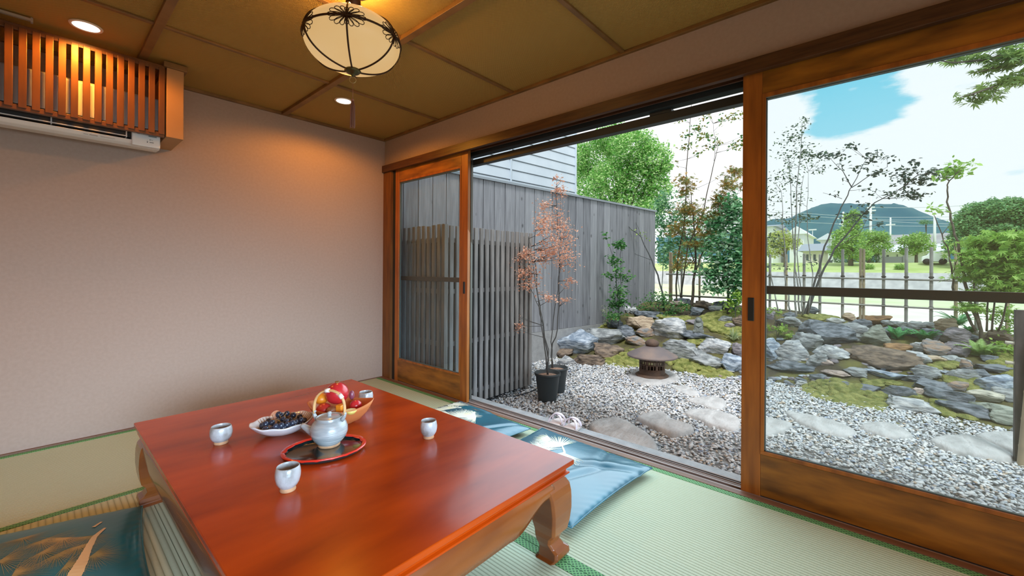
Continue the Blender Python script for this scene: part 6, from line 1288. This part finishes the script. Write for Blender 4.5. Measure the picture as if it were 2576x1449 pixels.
# hill
hill_m = mat('hazed_forest_hill', (.035, .12, .16), 1.0, col2=(.07, .18, .20), scale=.012, bump=1.0, bscale=.05, detail=8)  # bluish air haze put into the forest colour
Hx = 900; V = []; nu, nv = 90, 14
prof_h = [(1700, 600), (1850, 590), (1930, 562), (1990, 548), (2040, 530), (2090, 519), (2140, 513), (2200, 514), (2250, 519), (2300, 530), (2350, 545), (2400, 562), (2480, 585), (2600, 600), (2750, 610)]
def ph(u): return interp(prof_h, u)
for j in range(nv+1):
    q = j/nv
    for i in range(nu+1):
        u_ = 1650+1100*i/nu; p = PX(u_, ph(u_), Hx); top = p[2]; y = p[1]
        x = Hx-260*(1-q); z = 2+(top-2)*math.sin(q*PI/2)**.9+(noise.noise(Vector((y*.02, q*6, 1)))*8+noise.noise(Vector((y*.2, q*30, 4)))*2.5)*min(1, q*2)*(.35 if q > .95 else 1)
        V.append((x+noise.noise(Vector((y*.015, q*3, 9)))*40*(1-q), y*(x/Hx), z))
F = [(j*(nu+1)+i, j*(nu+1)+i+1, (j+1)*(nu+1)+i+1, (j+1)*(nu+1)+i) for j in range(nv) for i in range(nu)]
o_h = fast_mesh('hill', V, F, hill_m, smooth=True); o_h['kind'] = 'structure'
struct('ground_town', quadm([(90, -900, 2.5), (1200, -900, 2.5), (1200, 900, 2.5), (90, 900, 2.5)]), bank_m)
# far trees
def crown_tree(name, label, x, blobs, mt, size, dens, trunk, group=None, kind='oval', seed=1):
    rg = np.random.RandomState(seed); bp_ = PX(trunk[0], trunk[1], x); gz = bp_[2]
    e = thing(name, label, 'tree', tuple(bp_), group=group); LV = []; LF = []; o = 0; cores = MB(); sp = MB()
    for a, b_, ra, rb in blobs:
        c = PX(a, b_, x+rg.uniform(-.5, .5)*ra/FPX*depth(bp_)); k = depth(c)/FPX; R1, R2 = ra*k, rb*k
        cnt = int(dens*ra*rb/100); d = rg.normal(size=(cnt, 3)); d /= np.linalg.norm(d, axis=1)[:, None]; rad = rg.uniform(.55, 1.05, (cnt, 1))
        wob_ = np.array([[1+.35*noise.noise(Vector((q[0]*3+a, q[1]*3, q[2]*3)))] for q in d])
        C1 = c+d*rad*wob_*np.array([R1, R1, R2]); V, F = leaf_pts(C1, size, rg, kind); LV.append(V); LF.append(F+o); o += len(V)
        sp.tube([bp_+(PX(trunk[0], trunk[2], x)-bp_)*.8, (PX(trunk[0], trunk[2], x)+c)/2, c], [trunk[3]*k*.6, trunk[3]*k*.35, trunk[3]*k*.1], 6)
    k = depth(bp_)/FPX; sp.tube([bp_-np.array([0, 0, .3]), bp_+(PX(trunk[0], trunk[2], x)-bp_)*.5, PX(trunk[0], trunk[2], x)], [trunk[3]*k, trunk[3]*k*.8, trunk[3]*k*.6], 8)
    wlink('trunk', sp, bark, e); wfast('foliage', np.concatenate(LV), np.concatenate(LF), mt, e); return e
L_big = lm('leaf_big_tree', (.08, .30, .05), (.20, .52, .10), (.46, .72, .24), (.75, .88, .52)); L_far = lm('leaf_far', (.18, .40, .08), (.36, .58, .14), (.55, .72, .26)); L_fard = lm('leaf_far_dark', (.08, .22, .12), (.14, .32, .16), (.26, .42, .20))
crown_tree('broad_tree', 'large bright green tree behind the neighbour house and board fence', 11.5,
           [(1500, 400, 60, 60), (1540, 350, 55, 40), (1590, 370, 55, 50), (1640, 400, 48, 44), (1480, 460, 45, 45), (1540, 450, 60, 50), (1600, 450, 55, 45), (1655, 470, 36, 36), (1500, 520, 50, 30), (1580, 510, 60, 30), (1640, 520, 36, 24), (1460, 400, 30, 40), (1670, 420, 24, 18)], L_big, .085, 150, (1560, 740, 560, 9), seed=4)
fx_ = 55
crown_tree('far_tree', 'round bright green tree on the far bank by the first houses', 52, [(2130, 600, 34, 30), (2145, 560, 18, 34), (2115, 630, 24, 20), (2160, 640, 26, 16)], L_far, .22, 240, (2140, 672, 620, 6), seed=5, group='trees on the far river bank')
crown_tree('far_tree', 'tree with a wide flat green crown on the far bank', 56, [(2190, 595, 36, 16), (2205, 620, 32, 18), (2175, 630, 26, 16), (2215, 600, 20, 12)], L_far, .22, 240, (2185, 672, 630, 4), seed=6, group='trees on the far river bank')
crown_tree('far_tree', 'light green tree in front of the long white shed', 58, [(2295, 605, 30, 14), (2315, 620, 26, 16), (2285, 630, 22, 12), (2310, 600, 20, 16)], L_far, .22, 230, (2305, 672, 630, 4), seed=7, group='trees on the far river bank')
crown_tree('far_tree', 'yellowish tree left of the grey-roofed house', 51, [(1985, 612, 26, 16), (1960, 600, 30, 22), (1940, 630, 26, 18)], lm('leaf_yellowish', (.36, .48, .10), (.55, .62, .18), (.62, .60, .30)), .22, 200, (1975, 672, 640, 4), seed=8, group='trees on the far river bank')
crown_tree('far_tree', 'dark green bushy tree low between two bright trees', 63, [(2200, 650, 22, 14), (2120, 655, 22, 14)], L_fard, .22, 200, (2165, 672, 655, 3), seed=9, group='trees on the far river bank')
crown_tree('broad_tree', 'huge rounded dark green tree on the right beyond the river', 51,
           [(2480, 540, 50, 36), (2530, 530, 50, 30), (2440, 570, 36, 30), (2560, 560, 50, 40), (2500, 590, 60, 30), (2420, 610, 30, 30), (2570, 610, 40, 30), (2450, 620, 50, 26), (2610, 540, 50, 40), (2530, 630, 60, 24)], lm('leaf_big_far', (.12, .32, .14), (.22, .44, .18), (.40, .60, .28)), .20, 520, (2500, 676, 600, 10), seed=10)
crown_tree('flat_pine', 'small flat-topped pine against the hill', 78, [(2332, 560, 15, 4), (2325, 557, 10, 4)], L_fard, .2, 300, (2330, 684, 565, 1.4), seed=12)
# clipped bushes
for i, (u_, v_, w, h, lab) in enumerate(((2182, 672, 14, 8, 'round clipped bush on the far bank under the flat-crowned tree'), (2265, 672, 12, 8, 'round clipped bush on the far bank under the white shed'), (2440, 668, 20, 10, 'yellow-green bush on the far bank at the huge tree'))):
    crown_tree('clipped_bush', lab, 49.5, [(u_, v_, w, h)], L_far, .12, 900, (u_, v_+8, v_, 1), seed=20+i)
# houses of the far bank
white = mat('white_wall', (.86, .87, .88), .7); greyroof = mat('grey_tile_roof', (.34, .38, .43), .6); paleroof = mat('pale_roof', (.74, .77, .82), .5); dkw = mat('dark_window', (.08, .10, .12), .3); boardw = mat('far_boards', (.22, .23, .24), .8)
def house(label, x, u0, u1, vw, vb, vr, dpt, wm=white, rm=greyroof, gable=False, wins=(), over=.5, cat='house', name='far_house'):
    a = PX(u0, vb, x); c = PX(u1, vb, x); zt = PX(u0, vw, x)[2]; zr_ = PX(u0, vr, x)[2]; y0, y1 = sorted((a[1], c[1])); zb = min(a[2], 2.2)-.3
    e = thing(name, label, cat, ((x+dpt/2), (y0+y1)/2, zb))
    wlink('wall', MB().box(x, x+dpt, y0, y1, zb, zt), wm, e); oy = over
    if gable: rf = MB().add([(x-oy, y0-oy, zt), (x-oy, y1+oy, zt), (x+dpt+oy, y1+oy, zt), (x+dpt+oy, y0-oy, zt), (x-oy, (y0+y1)/2, zr_), (x+dpt+oy, (y0+y1)/2, zr_)], [(0, 1, 4), (1, 2, 5, 4), (2, 3, 5), (3, 0, 4, 5), (0, 3, 2, 1)])
    else: rf = MB().add([(x-oy, y0-oy, zt), (x-oy, y1+oy, zt), (x+dpt+oy, y1+oy, zt), (x+dpt+oy, y0-oy, zt), (x+dpt*.45, y0-oy, zr_), (x+dpt*.45, y1+oy, zr_)], [(0, 4, 5, 1), (1, 5, 2), (2, 5, 4, 3), (3, 4, 0), (0, 1, 2, 3)])
    wlink('roof', rf, rm, e)
    for (ua, ub, va, vb_) in wins:
        p, q = PX(ua, va, x-.05), PX(ub, vb_, x-.05); wlink('window', MB().box(x-.06, x, min(p[1], q[1]), max(p[1], q[1]), min(p[2], q[2]), max(p[2], q[2])), dkw, e)
    return e
house('grey-roofed house with a cream wall on the far bank', 58, 2020, 2066, 632, 668, 610, 8, wm=mat('cream_wall', (.80, .74, .64), .7), wins=((2028, 2034, 640, 655), (2046, 2052, 640, 655)))
house('white two-storey house right of the grey-roofed house', 68, 2064, 2102, 604, 668, 588, 8, rm=paleroof, gable=True, wins=((2068, 2094, 655, 664), (2072, 2078, 620, 630)))
house('tall white building with a ridge roof behind the thin stems', 75, 1986, 2022, 590, 668, 570, 12, rm=white, gable=True, wins=((1992, 1998, 600, 612), (2006, 2012, 600, 612)))
house('house with a pale slanting roof at the door stile', 70, 1900, 1944, 572, 668, 560, 12, rm=greyroof)
house('long white shed on the far bank', 62, 2212, 2385, 635, 668, 612, 10, rm=paleroof, over=.8, wins=((2230, 2236, 642, 660), (2256, 2258, 640, 664), (2330, 2338, 640, 660)))
house('long low grey roof behind the white shed', 85, 2205, 2390, 620, 668, 586, 14, wm=boardw, rm=mat('weathered_roof', (.42, .42, .43), .8, col2=(.32, .30, .30), scale=.5))
house('white house far left behind the thicket', 66, 1690, 1780, 660, 672, 645, 10, rm=paleroof)
bfw = thing('far_board_fence', 'dark board fence below the long white shed', 'fence', tuple(PX(2250, 670, 56))); a = PX(2226, 646, 56); c = PX(2276, 662, 56); wlink('boards', MB().box(56, 56.1, c[1], a[1], 1.6, a[2]), boardw, bfw)
wlink('post', MB().box(55.9, 56.0, c[1], c[1]+.15, 1.6, a[2]+.15), boardw, bfw)
car = thing('parked_car', 'white parked car under the light green tree', 'car', tuple(PX(2330, 668, 52))); a = PX(2318, 668, 52); c = PX(2386, 668, 52); ya, yb = c[1], a[1]; zg_ = 1.72
cp = [(0, .25), (.02, .7), (.18, .82), (.30, 1.30), (.62, 1.36), (.78, .95), (.98, .8), (1, .3)]
vs = [(xx, ya+(yb-ya)*q, zg_+z*.9) for xx in (52, 53.7) for q, z in cp]; m = len(cp)
wlink('body', MB().add(vs, [tuple(range(m)), tuple(range(2*m-1, m-1, -1))]+[(i, m+i, m+(i+1) % m, (i+1) % m) for i in range(m)]), mat('car_white', (.85, .86, .88), .3), car, bevel=.05)
for q in (.2, .8): wlink('wheel', MB().tube([(51.95, ya+(yb-ya)*q, zg_+.26), (52.2, ya+(yb-ya)*q, zg_+.26)], .27, 16), groove, car)
# utility poles and wires
pole_m = mat('pole_concrete', (.80, .80, .80), .7)
def pole(u_, vt, vb, w, x, arms, label):
    p = PX(u_, vb, x); zt = PX(u_, vt, x)[2]; k = depth(p)/FPX; e = thing('utility_pole', label, 'utility pole', (x, p[1], 2.0))
    wlink('pole', MB().tube([(x, p[1], 1.8), (x, p[1], zt)], [w*k*.55, w*k*.40], 10), pole_m, e)
    for va, la in arms:
        z = PX(u_, va, x)[2]; wlink('cross_arm', MB().box(x-.12, x+.12, p[1]-la*k, p[1]+la*k, z-.10, z+.10), pole_m, e)
    return e
pole(2121, 533, 600, 5, 95, ((549, 12), (563, 8)), 'double-armed utility pole against the hill, left of a close pair')
pole(2136, 548, 600, 5, 100, ((550, 8), (562, 7)), 'shorter utility pole right beside the double-armed one')
pole(2190, 492, 602, 5.5, 90, ((522, 8), (530, 10)), 'tallest utility pole in front of the hill crest')
pole(2240, 547, 592, 4, 110, ((565, 9),), 'thin utility pole with one cross arm before the hill')
pole(2351, 535, 612, 6, 59, (), 'bare white pole beside the crooked tree')
pole(2044, 577, 610, 1.6, 90, ((578, 8),), 'thin aerial mast over the grey-roofed house')
wr = MB()
for (a, b_) in (((1950, 530), (2400, 545)), ((1950, 536), (2400, 552)), ((2121, 549), (2600, 560)), ((1950, 555), (2600, 566)), ((2190, 522), (2600, 500))):
    pts = []
    for i in range(13): q = i/12; pts.append(PX(a[0]+(b_[0]-a[0])*q, a[1]+(b_[1]-a[1])*q+8*math.sin(PI*q), 98))
    wr.tube(pts, .035, 4, cap=False)
tag(wlink('power_lines', wr, mat('wire', (.55, .60, .62), .6), None), 'thin power lines strung past the hill', 'power lines')
